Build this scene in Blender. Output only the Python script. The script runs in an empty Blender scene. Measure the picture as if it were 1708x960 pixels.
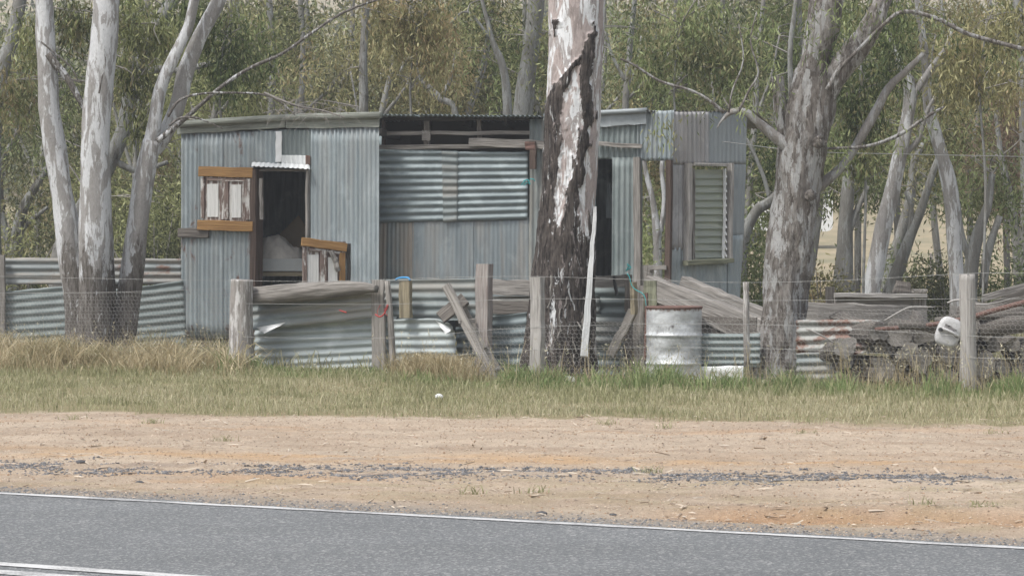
import bpy, math, random
import numpy as np
from mathutils import Vector, Matrix

random.seed(7)
rng = np.random.default_rng(7)
SC = bpy.context.scene
COL = SC.collection

# ------------------------------------------------------------------ camera, world, sun, exposure
FPX, CX, HY, EYE = 5173.0, 854.0, 390.0, 1.5      # focal length in photo pixels, centre column, horizon row, eye height
cam_d = bpy.data.cameras.new("camera")
cam = bpy.data.objects.new("camera", cam_d); COL.objects.link(cam)
cam.location = (0, 0, EYE); cam.rotation_euler = (math.radians(90), 0, 0)
cam_d.sensor_width = 36; cam_d.lens = 36 * FPX / 1708
cam_d.shift_y = -(480 - HY) / 1708
cam_d.clip_start = 0.5; cam_d.clip_end = 4000
SC.camera = cam

SUN_EL, SUN_AZ = math.radians(58), math.radians(232)   # azimuth clockwise from +Y: behind the camera, to the left
w = bpy.data.worlds.new("World"); SC.world = w; w.use_nodes = True
nt = w.node_tree; nt.nodes.clear()
wo = nt.nodes.new("ShaderNodeOutputWorld"); bg = nt.nodes.new("ShaderNodeBackground")
sky = nt.nodes.new("ShaderNodeTexSky"); sky.sky_type = 'NISHITA'; sky.sun_disc = False
sky.sun_elevation = SUN_EL; sky.sun_rotation = SUN_AZ
sky.air_density = 1.0; sky.dust_density = 3.0; sky.ozone_density = 1.0
hs = nt.nodes.new("ShaderNodeHueSaturation"); hs.inputs['Saturation'].default_value = 0.35
nt.links.new(sky.outputs[0], hs.inputs['Color']); nt.links.new(hs.outputs[0], bg.inputs['Color'])
bg.inputs['Strength'].default_value = 0.138
nt.links.new(bg.outputs[0], wo.inputs[0])
sd = bpy.data.lights.new("sun", 'SUN'); sun = bpy.data.objects.new("sun", sd); COL.objects.link(sun)
sd.energy = 1.9; sd.angle = math.radians(10); sd.color = (1, 0.965, 0.91)
sdir = Vector((math.sin(SUN_AZ) * math.cos(SUN_EL), math.cos(SUN_AZ) * math.cos(SUN_EL), math.sin(SUN_EL)))
sun.rotation_euler = sdir.to_track_quat('Z', 'Y').to_euler(); sun.location = (-10, -10, 30)
SC.view_settings.view_transform = 'Standard'; SC.view_settings.look = 'None'
SC.view_settings.exposure = 0.68; SC.view_settings.gamma = 1
SC.render.engine = 'CYCLES'
SC.cycles.max_bounces = 6; SC.cycles.transparent_max_bounces = 16

# ------------------------------------------------------------------ geometry helpers
def P(px, py, D):
    return np.array([(px - CX) / FPX * D, D, EYE - (py - HY) / FPX * D])

class Plane:
    """vertical plane through two (photo column, distance) points"""
    def __init__(s, a, b):
        A = np.array([(a[0] - CX) / FPX * a[1], a[1]]); B = np.array([(b[0] - CX) / FPX * b[1], b[1]])
        t = (B - A) / np.linalg.norm(B - A); s.t = t; s.n = np.array([t[1], -t[0]]); s.c = s.n @ A
    def pt(s, px, py, off=0.0):
        d = np.array([(px - CX) / FPX, 1, -(py - HY) / FPX])
        k = (s.c + off) / (s.n @ d[:2]); r = d * k; r[2] += EYE; return r
    def n3(s): return np.array([s.n[0], s.n[1], 0.0])

def hsh(ix, iy, seed):
    h = (ix.astype(np.int64) * 374761393 + iy.astype(np.int64) * 668265263 + seed * 974634777) & 0xffffffff
    h = ((h ^ (h >> 13)) * 1274126177) & 0xffffffff
    return ((h ^ (h >> 16)) & 0xffff) / 65535.0
def vn(x, y, seed=0):
    x = np.asarray(x, float); y = np.asarray(y, float)
    ix = np.floor(x); iy = np.floor(y); fx = x - ix; fy = y - iy
    fx = fx * fx * (3 - 2 * fx); fy = fy * fy * (3 - 2 * fy)
    a = hsh(ix, iy, seed); b = hsh(ix + 1, iy, seed); c = hsh(ix, iy + 1, seed); d = hsh(ix + 1, iy + 1, seed)
    return (a * (1 - fx) + b * fx) * (1 - fy) + (c * (1 - fx) + d * fx) * fy
def fbm(x, y, seed=0, o=4):
    s = 0; a = 0.5; t = 0
    for k in range(o):
        s = s + a * vn(x * 2 ** k, y * 2 ** k, seed + k * 17); t += a; a *= .55
    return s / t
def sst(a, b, x):
    t = np.clip((x - a) / (b - a), 0, 1); return t * t * (3 - 2 * t)

def mesh_from(name, V, faces, uv=None, attrs=None, smooth=False, mats=None, mat_idx=None):
    """faces: list of int arrays (n,k); uv per vertex; attrs {name:(nverts,) or (nverts,3)}"""
    me = bpy.data.meshes.new(name)
    V = np.asarray(V, dtype=np.float32)
    me.vertices.add(len(V)); me.vertices.foreach_set("co", V.ravel())
    fl = [np.asarray(f, dtype=np.int32) for f in faces if len(f)]
    idx = np.concatenate([f.ravel() for f in fl]); cnt = np.concatenate([np.full(len(f), f.shape[1], np.int32) for f in fl])
    me.loops.add(len(idx)); me.loops.foreach_set("vertex_index", idx)
    me.polygons.add(len(cnt)); st = np.concatenate([[0], np.cumsum(cnt)[:-1]]).astype(np.int32)
    me.polygons.foreach_set("loop_start", st)
    me.polygons.foreach_set("use_smooth", np.full(len(cnt), smooth, dtype=bool))
    if mat_idx is not None: me.polygons.foreach_set("material_index", np.asarray(mat_idx, np.int32))
    if uv is not None:
        l = me.uv_layers.new(name="UVMap"); l.data.foreach_set("uv", np.asarray(uv, np.float32)[idx].ravel())
    for k, a in (attrs or {}).items():
        a = np.asarray(a, np.float32)
        if a.ndim == 1: a = np.stack([a, a, a], 1)
        at = me.color_attributes.new(k, 'FLOAT_COLOR', 'POINT')
        at.data.foreach_set("color", np.concatenate([a, np.ones((len(a), 1), np.float32)], 1).ravel())
    for m in (mats or []): me.materials.append(m)
    me.update(calc_edges=True); return me

ORI = {}
def props(o, label=None, cat=None, group=None, kind=None):
    if label: o['label'] = label
    if cat: o['category'] = cat
    if group: o['group'] = group
    if kind: o['kind'] = kind
    return o
def thing(name, label, cat, loc, group=None):
    o = bpy.data.objects.new(name, None); COL.objects.link(o); o.empty_display_size = 0.2
    o.location = tuple(float(v) for v in loc); ORI[o.name] = np.array(loc, float)
    return props(o, label, cat, group)
def obj(name, V, faces, mat, parent=None, uv=None, attrs=None, smooth=False, label=None, cat=None, group=None, kind=None, mat_idx=None, base=False):
    V = np.asarray(V, float)
    c = V.mean(0)
    if base or parent is None: c = np.array([c[0], c[1], V[:, 2].min()])
    me = mesh_from(name, V - c, faces, uv, attrs, smooth, mat if isinstance(mat, (list, tuple)) else [mat], mat_idx)
    o = bpy.data.objects.new(name, me); COL.objects.link(o)
    if parent is not None:
        o.parent = parent; o.location = tuple(c - ORI[parent.name])
    else: o.location = tuple(c)
    ORI[o.name] = c
    return props(o, label, cat, group, kind)

class Acc:
    """collects pieces into one mesh"""
    def __init__(s): s.V = []; s.F = []; s.U = []; s.A = []; s.n = 0
    def add(s, V, faces, uv=None, a=None):
        V = np.asarray(V, float); s.V.append(V)
        for f in faces: s.F.append(np.asarray(f) + s.n)
        s.U.append(np.zeros((len(V), 2)) if uv is None else np.asarray(uv)); s.A.append(np.zeros(len(V)) if a is None else np.asarray(a))
        s.n += len(V); return s
    def build(s, name, mat, parent=None, smooth=False, attr=None, **k):
        V = np.concatenate(s.V); U = np.concatenate(s.U)
        byk = {}
        for f in s.F: byk.setdefault(f.shape[1], []).append(f)
        return obj(name, V, [np.concatenate(v) for v in byk.values()], mat, parent, uv=U,
                   attrs=({attr: np.concatenate(s.A)} if attr else None), smooth=smooth, **k)

def catmull(pts, rad, seg):
    pts = np.asarray(pts, float); rad = np.asarray(rad, float)
    if len(pts) == 2: 
        t = np.linspace(0, 1, seg + 1)[:, None]; return pts[0] * (1 - t) + pts[1] * t, rad[0] * (1 - t[:, 0]) + rad[1] * t[:, 0]
    Q = np.vstack([2 * pts[0] - pts[1], pts, 2 * pts[-1] - pts[-2]]); R = np.concatenate([[rad[0]], rad, [rad[-1]]])
    out = []; ro = []
    for i in range(1, len(Q) - 2):
        t = np.linspace(0, 1, seg, endpoint=False)[:, None]
        a, b, c, d = Q[i - 1], Q[i], Q[i + 1], Q[i + 2]
        out.append(.5 * ((2 * b) + (c - a) * t + (2 * a - 5 * b + 4 * c - d) * t ** 2 + (3 * b - a - 3 * c + d) * t ** 3))
        ro.append(R[i] * (1 - t[:, 0]) + R[i + 1] * t[:, 0])
    out.append(Q[-2][None]); ro.append([R[-2]])
    return np.vstack(out), np.concatenate(ro)

def tube(pts, rad, sides=8, seg=6, wob=0.0, seed=0, cap=True, fine=None):
    """returns V, faces, uv ; v runs along the length in metres; ring angle 0 faces the camera"""
    C, R = catmull(pts, rad, seg)
    T = np.gradient(C, axis=0); T /= np.linalg.norm(T, axis=1)[:, None] + 1e-9
    ref = np.array([0, -1.0, 0.0])
    L = np.concatenate([[0], np.cumsum(np.linalg.norm(np.diff(C, axis=0), axis=1))])
    th = np.linspace(0, 2 * math.pi, sides, endpoint=False)
    n = len(C); V = np.zeros((n, sides, 3)); U = np.zeros((n, sides, 2))
    for i in range(n):
        a = ref - (ref @ T[i]) * T[i]
        if np.linalg.norm(a) < .05: a = np.array([1., 0, 0]) - T[i][0] * T[i]
        a /= np.linalg.norm(a); b = np.cross(T[i], a)
        r = np.full(sides, R[i])
        if wob: r = r * (1 + wob * (2 * vn(np.cos(th) * 1.5 + 10 + seed, np.sin(th) * 1.5 + L[i] * 2.2, seed) - 1))
        if fine: r = r + fine * (2 * fbm(np.cos(th) * R[i] * 30 + 50 + np.sin(th) * R[i] * 25, np.sin(th) * R[i] * 10 + L[i] * 4, seed + 3) - 1)
        V[i] = C[i] + np.cos(th)[:, None] * r[:, None] * a + np.sin(th)[:, None] * r[:, None] * b
        U[i, :, 0] = ((th + math.pi) % (2 * math.pi)) * R.mean(); U[i, :, 1] = L[i]
    idx = np.arange(n * sides).reshape(n, sides)
    q = np.stack([idx[:-1], np.roll(idx[:-1], -1, 1), np.roll(idx[1:], -1, 1), idx[1:]], -1).reshape(-1, 4)
    faces = [q]
    V = V.reshape(-1, 3); U = U.reshape(-1, 2)
    if cap:
        V = np.vstack([V, C[0], C[-1]]); U = np.vstack([U, U[0], U[-1]]); k = n * sides
        a0 = idx[0]; a1 = idx[-1]
        faces.append(np.vstack([np.stack([np.roll(a0, -1), a0, np.full(sides, k)], 1), np.stack([a1, np.roll(a1, -1), np.full(sides, k + 1)], 1)]))
    return V, faces, U

def beam_data(p0, p1, wdt, thk, nrm=(0, -1, 0), seg=5, rough=0.004, seed=0, taper=1.0, cut=0.0):
    """a sawn board between two points; wdt is seen across, thk goes along nrm"""
    p0 = np.asarray(p0, float); p1 = np.asarray(p1, float); d = p1 - p0; L = np.linalg.norm(d); d = d / L
    n = np.asarray(nrm, float); n = n - (n @ d) * d; n /= np.linalg.norm(n); s = np.cross(n, d)
    r = np.random.default_rng(seed + int(abs(p0[0] * 1000)) % 9999)
    ts = np.linspace(0, 1, seg + 1); V = []; U = []
    prof = [(-.5, .5), (-.46, .5), (.46, .5), (.5, .5), (.5, -.5), (-.5, -.5)]
    prof = [(-.5, .42), (-.45, .5), (.45, .5), (.5, .42), (.5, -.5), (-.5, -.5)]
    for t in ts:
        w_ = wdt * (1 + (taper - 1) * t)
        bow = (r.normal() * rough, r.normal() * rough)
        for k, (a, b) in enumerate(prof):
            e = cut * a * w_ * (1 if t > .5 else -1) if t in (0.0, 1.0) else 0
            V.append(p0 + d * (L * t + e) + s * (a * w_ + bow[0] + r.normal() * rough * .5) + n * (b * thk + bow[1] + r.normal() * rough * .5))
            U.append((a * w_ + (b * thk if k > 3 else 0) + p0[0] * 3.1 + p0[2], L * t))
    m = 6; idx = np.arange(len(V)).reshape(-1, m)
    q = np.stack([idx[:-1], np.roll(idx[:-1], -1, 1), np.roll(idx[1:], -1, 1), idx[1:]], -1).reshape(-1, 4)[:, ::-1]
    caps = np.array([idx[0], idx[-1][::-1]])
    return np.array(V), [q, caps], np.array(U)
def beam(name, p0, p1, wdt, thk, mat, parent=None, nrm=(0, -1, 0), **k):
    bk = {x: k.pop(x) for x in ('seg', 'rough', 'seed', 'taper', 'cut') if x in k}
    V, F, U = beam_data(p0, p1, wdt, thk, nrm, **bk)
    return obj(name, V, F, mat, parent, uv=U, **k)
def box_data(c, sx, sy, sz):
    c = np.asarray(c, float); V = np.array([[x, y, z] for x in (-.5, .5) for y in (-.5, .5) for z in (-.5, .5)]) * [sx, sy, sz] + c
    F = np.array([[0, 1, 3, 2], [4, 6, 7, 5], [0, 4, 5, 1], [2, 3, 7, 6], [0, 2, 6, 4], [1, 5, 7, 3]])
    U = V[:, [0, 2]] + V[:, [1, 1]] * .3
    return V, [F], U

def sheet_data(TL, TR, BR, BL, ncorr, wave='v', amp=0.012, thick=0.0016, nn=None, seed=0, dent=0.004, deform=None, per=8, lseg=14, spread=None):
    """a corrugated iron sheet: wave 'v' = ridges run TL->BL, 'h' = ridges run TL->TR"""
    TL, TR, BR, BL = [np.asarray(x, float) for x in (TL, TR, BR, BL)]
    nw = max(8, int(ncorr * per)); nu, nv = (nw, lseg) if wave == 'v' else (lseg, nw)
    u, v = np.meshgrid(np.linspace(0, 1, nu + 1), np.linspace(0, 1, nv + 1))
    u1 = u[..., None]; v1 = v[..., None]
    S = (TL * (1 - u1) + TR * u1) * (1 - v1) + (BL * (1 - u1) + BR * u1) * v1
    if nn is None: nn = np.cross(TR - TL, BL - TL); nn /= np.linalg.norm(nn)
    nn = np.asarray(nn, float)
    wv = (u if wave == 'v' else v) * ncorr * 2 * math.pi
    al = (v if wave == 'v' else u)
    h = amp * np.sin(wv + .6 * seed)
    sw = np.linalg.norm(TR - TL); sh = np.linalg.norm(BL - TL)
    h = h + dent * (2 * fbm(u * sw * 2.5 + seed * 7.3, v * sh * 2.5 + 5, seed, 3) - 1)
    S = S + h[..., None] * nn
    if wave == 'v': uu, vv = u * sw, v * sh
    else: uu, vv = v * sh, u * sw
    # uneven, slightly frayed ends
    e = (0.006 * (2 * vn(u * sw * 9, v * sh * 9, seed + 5) - 1))
    ud = (TR - TL) / sw; vd = (BL - TL) / sh
    edge = np.zeros_like(u); edge[0] = edge[-1] = 1
    S = S + (edge * e)[..., None] * vd
    if deform is not None: S = deform(u, v, S, nn)
    A = S.reshape(-1, 3); B = (S - nn * thick).reshape(-1, 3)
    i = np.arange(A.shape[0]).reshape(nv + 1, nu + 1); m = A.shape[0]
    q = np.stack([i[:-1, :-1], i[1:, :-1], i[1:, 1:], i[:-1, 1:]], -1).reshape(-1, 4)
    rim = np.concatenate([i[0, :], i[1:, -1], i[-1, -2::-1], i[-2:0:-1, 0]])
    rq = np.stack([rim, np.roll(rim, -1), np.roll(rim, -1) + m, rim + m], 1)
    U = np.stack([uu.ravel() + seed * 1.37, vv.ravel() + seed * .71], 1); U = np.vstack([U, U])
    Aw = np.sin(wv + .6 * seed).ravel(); 
    return np.vstack([A, B]), [q, q[:, ::-1] + m, rq], U
def sheet(name, corners, ncorr, mat, parent=None, wave='v', label=None, cat=None, group=None, **k):
    V, F, U = sheet_data(*corners, ncorr, wave, **k)
    return obj(name, V, F, mat, parent, uv=U, smooth=True, label=label, cat=cat, group=group)
def psheet(name, pl, px, ncorr, mat, parent=None, off=0.0, wave='v', **k):
    """corners given where the photo shows them on the wall plane: TL TR BR BL"""
    return sheet(name, [pl.pt(x, y, off) for x, y in px], ncorr, mat, parent, wave, nn=pl.n3(), **k)

# ------------------------------------------------------------------ materials
def newmat(name):
    m = bpy.data.materials.new(name); m.use_nodes = True; nt = m.node_tree; nt.nodes.clear()
    out = nt.nodes.new("ShaderNodeOutputMaterial"); b = nt.nodes.new("ShaderNodeBsdfPrincipled")
    nt.links.new(b.outputs[0], out.inputs[0]); return m, nt, b
def N(nt, t, **k):
    n = nt.nodes.new(t)
    for a, v in k.items():
        if a in n.inputs: n.inputs[a].default_value = v
        else: setattr(n, a, v)
    return n
def L(nt, a, b): nt.links.new(a, b)
def noise(nt, vec, scale, detail=4, rough=.55, dist=0.0):
    n = N(nt, "ShaderNodeTexNoise"); n.inputs['Scale'].default_value = scale; n.inputs['Detail'].default_value = detail
    n.inputs['Roughness'].default_value = rough; n.inputs['Distortion'].default_value = dist
    L(nt, vec, n.inputs['Vector']); return n.outputs['Fac']
def mapv(nt, vec, sc=(1, 1, 1), loc=None):
    n = N(nt, "ShaderNodeMapping"); n.inputs['Scale'].default_value = sc; L(nt, vec, n.inputs['Vector'])
    if loc is not None: L(nt, loc, n.inputs['Location'])
    return n.outputs[0]
def ramp(nt, fac, stops):
    n = N(nt, "ShaderNodeValToRGB"); cr = n.color_ramp
    while len(cr.elements) < len(stops): cr.elements.new(.5)
    for e, (p, c) in zip(cr.elements, stops):
        e.position = p; e.color = (c, c, c, 1) if isinstance(c, (int, float)) else (*c, 1)
    L(nt, fac, n.inputs[0]); return n.outputs[0]
def mix(nt, fac, a, b, mode='MIX'):
    n = N(nt, "ShaderNodeMix", data_type='RGBA', blend_type=mode)
    if isinstance(fac, (int, float)): n.inputs[0].default_value = fac
    else: L(nt, fac, n.inputs[0])
    for s, i in ((a, 6), (b, 7)):
        if isinstance(s, tuple): n.inputs[i].default_value = (*s, 1)
        else: L(nt, s, n.inputs[i])
    return n.outputs[2]
def math_(nt, op, a, b=None):
    n = N(nt, "ShaderNodeMath", operation=op)
    for s, i in ((a, 0), (b, 1)):
        if s is None: continue
        if isinstance(s, (int, float)): n.inputs[i].default_value = s
        else: L(nt, s, n.inputs[i])
    return n.outputs[0]
def bump(nt, b, h, dist, strength=1.0):
    n = N(nt, "ShaderNodeBump"); n.inputs['Distance'].default_value = dist; n.inputs['Strength'].default_value = strength
    L(nt, h, n.inputs['Height']); L(nt, n.outputs[0], b.inputs['Normal'])
def uvvec(nt, shift=True):
    u = N(nt, "ShaderNodeUVMap").outputs[0]
    if not shift: return u
    oi = N(nt, "ShaderNodeObjectInfo").outputs['Random']
    c = N(nt, "ShaderNodeCombineXYZ"); L(nt, math_(nt, 'MULTIPLY', oi, 37.0), c.inputs[0]); L(nt, math_(nt, 'MULTIPLY', oi, 91.0), c.inputs[1])
    return mapv(nt, u, (1, 1, 1), c.outputs[0])

def galv(name, c1, c2, rust=0.0, pale=.35, rough=.55, metal=.15, tan=0.0, rustc=(.105, .058, .042)):
    m, nt, b = newmat(name); uv = uvvec(nt)
    streak = noise(nt, mapv(nt, uv, (9, .8, 1)), 2.0, 5, .6)
    blot = noise(nt, mapv(nt, uv, (1.6, 1.2, 1)), 2.0, 5, .6, .6)
    fine = noise(nt, uv, 90, 3, .7)
    c = mix(nt, ramp(nt, streak, [(.32, 0), (.68, 1)]), c1, c2)
    c = mix(nt, math_(nt, 'MULTIPLY', ramp(nt, blot, [(.52, 0), (.66, 1)]), pale), c, tuple(min(1, v * 1.5 + .03) for v in c2))
    if tan: c = mix(nt, math_(nt, 'MULTIPLY', ramp(nt, noise(nt, mapv(nt, uv, (5, .55, 1)), 1.1, 4), [(.45, 0), (.62, 1)]), tan), c, (.34, .275, .215))
    c = mix(nt, math_(nt, 'MULTIPLY', ramp(nt, noise(nt, mapv(nt, uv, (14, 2.2, 1)), 1.3, 4, .7), [(.56, 0), (.75, 1)]), .35), c, tuple(v * .45 for v in c1))
    if rust:
        rn = noise(nt, mapv(nt, uv, (3, 1.4, 1)), 1.7, 6, .68, .4)
        lo = .78 - .34 * rust
        c = mix(nt, ramp(nt, rn, [(lo, 0), (lo + .09, 1)]), c, mix(nt, fine, rustc, tuple(v * 1.9 for v in rustc)))
    c = mix(nt, .35, c, mix(nt, fine, (.2, .2, .2), (.8, .8, .8)), 'OVERLAY')
    L(nt, c, b.inputs['Base Color']); b.inputs['Roughness'].default_value = rough; b.inputs['Metallic'].default_value = metal
    bump(nt, b, noise(nt, uv, 14, 4, .6), .004, .5); return m
G_BLUE = galv("galvanised_blue_grey", (.245, .29, .31), (.32, .362, .375), .22, .35, tan=.15)
G_BLUE_SPOT = galv("galvanised_rust_spotted", (.24, .285, .305), (.30, .345, .36), .66, .3, tan=.2)
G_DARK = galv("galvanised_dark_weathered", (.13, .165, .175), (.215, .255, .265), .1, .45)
G_MID = galv("galvanised_mid_weathered", (.15, .18, .185), (.225, .255, .255), .25, .3, tan=.35, rough=.7, metal=0)
G_BRIGHT = galv("galvanised_bright_zinc", (.28, .325, .33), (.40, .435, .435), .12, .3, rough=.6, metal=.1)
G_BROWN = galv("galvanised_brown_stained", (.205, .20, .19), (.29, .28, .265), .15, .4, tan=.3)
G_TAN = galv("galvanised_tan_streaked", (.15, .18, .185), (.21, .24, .24), .08, .2, tan=.62)
G_LOW = galv("galvanised_slate", (.15, .18, .195), (.225, .26, .275), .12, .35, tan=.32)
G_LAV = galv("galvanised_lavender_grey", (.245, .245, .25), (.36, .36, .365), .2, .45, tan=.2)
G_FLAT = galv("galvanised_flat_blue", (.235, .262, .275), (.28, .308, .32), .05, .15)
G_GREEN = galv("galvanised_green_grey", (.145, .178, .178), (.21, .24, .238), .18, .3, rough=.7, metal=0)
G_RUST = galv("galvanised_half_rusted", (.22, .23, .22), (.33, .33, .31), .85, .3)
G_RUSTY = galv("rusted_iron", (.12, .075, .06), (.19, .13, .105), .9, .1)
G_WHITE = galv("whitewashed_iron", (.6, .62, .62), (.72, .74, .74), .1, .2, metal=0)

def wood(name, c1, c2, stain=(.05, .045, .04), amt=.5, sc=1.0, pale=None, rough=.85):
    m, nt, b = newmat(name); uv = uvvec(nt)
    g = noise(nt, mapv(nt, uv, (55 * sc, 2.2, 1)), 1.0, 6, .65, .3)
    g2 = noise(nt, mapv(nt, uv, (9, 1.5, 1)), 1.0, 4, .6)
    c = mix(nt, ramp(nt, g, [(.36, 0), (.62, 1)]), tuple(v * .85 for v in c1), c2)
    c = mix(nt, ramp(nt, noise(nt, mapv(nt, uv, (90 * sc, 5, 1)), 1.0, 4, .7), [(.64, 0), (.74, .5)]), c, tuple(v * .4 for v in c1))
    c = mix(nt, math_(nt, 'MULTIPLY', ramp(nt, g2, [(.5, 0), (.72, 1)]), amt), c, stain)
    if pale: c = mix(nt, ramp(nt, noise(nt, mapv(nt, uv, (16, 2.5, 1)), 1.0, 5, .7), [(.5, 0), (.58, 1)]), c, pale)
    L(nt, c, b.inputs['Base Color']); b.inputs['Roughness'].default_value = rough; b.inputs['Specular IOR Level'].default_value = .25
    bump(nt, b, g, .012, 1.0); return m
W_GREY = wood("weathered_grey_wood", (.19, .175, .16), (.34, .32, .295))
W_RAIL = wood("split_grey_log", (.13, .12, .105), (.30, .28, .26), amt=.7)
W_PALE = wood("pale_weathered_wood", (.30, .285, .265), (.46, .44, .42))
W_DARK = wood("dark_weathered_wood", (.10, .09, .08), (.21, .19, .17))
W_BROWN = wood("brown_timber", (.075, .052, .042), (.13, .095, .078))
W_GREEN = wood("green_lichened_wood", (.16, .17, .12), (.26, .265, .19))
W_TANW = wood("tan_old_timber", (.21, .18, .12), (.31, .27, .19))
W_ORANGE = wood("orange_stained_timber", (.27, .15, .06), (.39, .23, .095), stain=(.12, .06, .03), amt=.25)
W_PEEL = wood("peeling_white_paint_on_brown", (.13, .085, .07), (.25, .19, .165), pale=(.62, .61, .58))
W_WHITE = wood("white_painted_panel", (.68, .68, .655), (.76, .76, .74), amt=.12, stain=(.3, .26, .23))
W_WASH = wood("whitewashed_post", (.20, .18, .165), (.36, .34, .32), pale=(.56, .55, .54))
W_REDST = wood("red_smeared_post", (.22, .19, .175), (.38, .35, .33), stain=(.20, .12, .11), amt=.5)
W_FASCIA = wood("lichened_fascia", (.21, .225, .195), (.31, .325, .285))
W_POLE = wood("old_white_pole_paint", (.50, .51, .51), (.62, .63, .63), amt=.2, stain=(.28, .26, .24))

def bark(name, pale, pink, roughc, dark, spots=.5):
    m, nt, b = newmat(name); tc = N(nt, "ShaderNodeTexCoord").outputs['Object']
    oi = N(nt, "ShaderNodeObjectInfo").outputs['Random']; cb = N(nt, "ShaderNodeCombineXYZ"); L(nt, math_(nt, 'MULTIPLY', oi, 50.0), cb.inputs[2]); L(nt, math_(nt, 'MULTIPLY', oi, 20.0), cb.inputs[0])
    co = mapv(nt, tc, (1, 1, 1), cb.outputs[0])
    at = N(nt, "ShaderNodeVertexColor", layer_name="bk").outputs[0]
    n1 = noise(nt, mapv(nt, co, (7, 7, 1.5)), 1.0, 7, .62, .5)
    n2 = noise(nt, mapv(nt, co, (34, 34, 4.5)), 1.0, 6, .7, .3)
    n3 = noise(nt, mapv(nt, co, (15, 15, 5)), 1.0, 6, .72, .4)
    n4 = noise(nt, mapv(nt, co, (10, 10, 2.2), None), 1.3, 6, .65, .8)
    n5 = noise(nt, mapv(nt, co, (22, 22, 15)), 1.0, 4, .65)
    c = mix(nt, ramp(nt, n1, [(.49, 0), (.52, 1)]), pale, pink)
    c = mix(nt, math_(nt, 'MULTIPLY', ramp(nt, n4, [(.53, 0), (.56, 1)]), .8), c, tuple((v + q) / 2 for v, q in zip(roughc, pink)))
    c = mix(nt, math_(nt, 'MULTIPLY', ramp(nt, n2, [(.30, 1), (.42, 0)]), .6), c, roughc)
    rc = mix(nt, ramp(nt, n2, [(.40, 0), (.58, 1)]), dark, roughc)
    rc = mix(nt, ramp(nt, n3, [(.59, 0), (.66, .8)]), rc, tuple(v * .9 for v in pink))
    rc = mix(nt, ramp(nt, n4, [(.62, 0), (.65, .8)]), rc, pale)
    f = math_(nt, 'ADD', at, math_(nt, 'MULTIPLY', math_(nt, 'SUBTRACT', n3, .5), 1.5))
    f = math_(nt, 'ADD', f, math_(nt, 'MULTIPLY', math_(nt, 'SUBTRACT', n1, .5), 1.0))
    c = mix(nt, ramp(nt, f, [(.46, 0), (.54, 1)]), c, rc)
    c = mix(nt, math_(nt, 'MULTIPLY', ramp(nt, n5, [(.655, 0), (.69, 1)]), spots), c, dark)
    fl = noise(nt, mapv(nt, co, (70, 70, 25)), 1.0, 4, .7)
    c = mix(nt, .7, c, mix(nt, fl, (.2, .2, .2), (.8, .8, .8)), 'OVERLAY')
    L(nt, c, b.inputs['Base Color']); b.inputs['Roughness'].default_value = .85; b.inputs['Specular IOR Level'].default_value = .2
    bump(nt, b, math_(nt, 'ADD', math_(nt, 'MULTIPLY', math_(nt, 'ADD', n2, n3), math_(nt, 'ADD', at, .15)), math_(nt, 'MULTIPLY', n4, .35)), .035, 1.0); return m
B_GUM = bark("smooth_gum_bark", (.53, .54, .55), (.29, .28, .27), (.19, .175, .16), (.08, .07, .06))
B_BIG = bark("charred_gum_bark", (.68, .695, .71), (.40, .345, .33), (.115, .098, .088), (.022, .018, .017))
B_ROUGH = bark("flaky_grey_bark", (.34, .34, .335), (.25, .235, .22), (.18, .163, .148), (.075, .064, .056), .9)
B_STEM = bark("background_stem_bark", (.25, .25, .235), (.20, .195, .18), (.14, .135, .12), (.07, .065, .06))
B_FAR = bark("far_gum_bark", (.27, .275, .265), (.205, .20, .185), (.14, .135, .12), (.07, .065, .06))

def leafmat(name, cols, transl=.35):
    """cols: dark, mid, light, odd"""
    m, nt, b = newmat(name)
    at = N(nt, "ShaderNodeSeparateColor"); L(nt, N(nt, "ShaderNodeVertexColor", layer_name="lc").outputs[0], at.inputs[0])
    c = ramp(nt, at.outputs[0], [(.0, cols[0]), (.5, cols[1]), (.95, cols[2])])
    c = mix(nt, ramp(nt, at.outputs[1], [(.60, 0), (.82, .75)]), c, cols[3])
    L(nt, c, b.inputs['Base Color']); b.inputs['Roughness'].default_value = .55; b.inputs['Specular IOR Level'].default_value = .3
    out = [n for n in nt.nodes if n.type == 'OUTPUT_MATERIAL'][0]
    t = N(nt, "ShaderNodeBsdfTranslucent"); L(nt, c, t.inputs[0]); ms = N(nt, "ShaderNodeMixShader"); ms.inputs[0].default_value = transl
    L(nt, b.outputs[0], ms.inputs[1]); L(nt, t.outputs[0], ms.inputs[2]); L(nt, ms.outputs[0], out.inputs[0]); return m
LF_OLIVE = leafmat("olive_gum_leaves", [(.050, .062, .024), (.175, .195, .070), (.41, .43, .21), (.34, .265, .15)])
LF_GREEN = leafmat("green_gum_leaves", [(.045, .066, .024), (.160, .20, .075), (.37, .43, .20), (.32, .28, .15)])
LF_YEL = leafmat("yellowish_gum_leaves", [(.075, .078, .033), (.235, .225, .095), (.46, .43, .23), (.42, .30, .17)])
LF_DARK = leafmat("dark_scrub_leaves", [(.04, .05, .022), (.12, .135, .06), (.26, .28, .15), (.22, .19, .10)])
LF_RED = leafmat("red_brown_leaves", [(.12, .08, .055), (.22, .15, .10), (.36, .27, .19), (.15, .145, .075)])
LF_FRESH = leafmat("fresh_green_leaves", [(.075, .12, .03), (.14, .20, .055), (.22, .30, .10), (.16, .2, .07)])
LF_TWIG = leafmat("bare_twigs", [(.13, .12, .10), (.22, .20, .18), (.33, .31, .29), (.2, .15, .1)], 0)
GR_MIX = leafmat("verge_grass", [(.15, .16, .07), (.30, .30, .155), (.50, .475, .31), (.60, .54, .38)])
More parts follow.
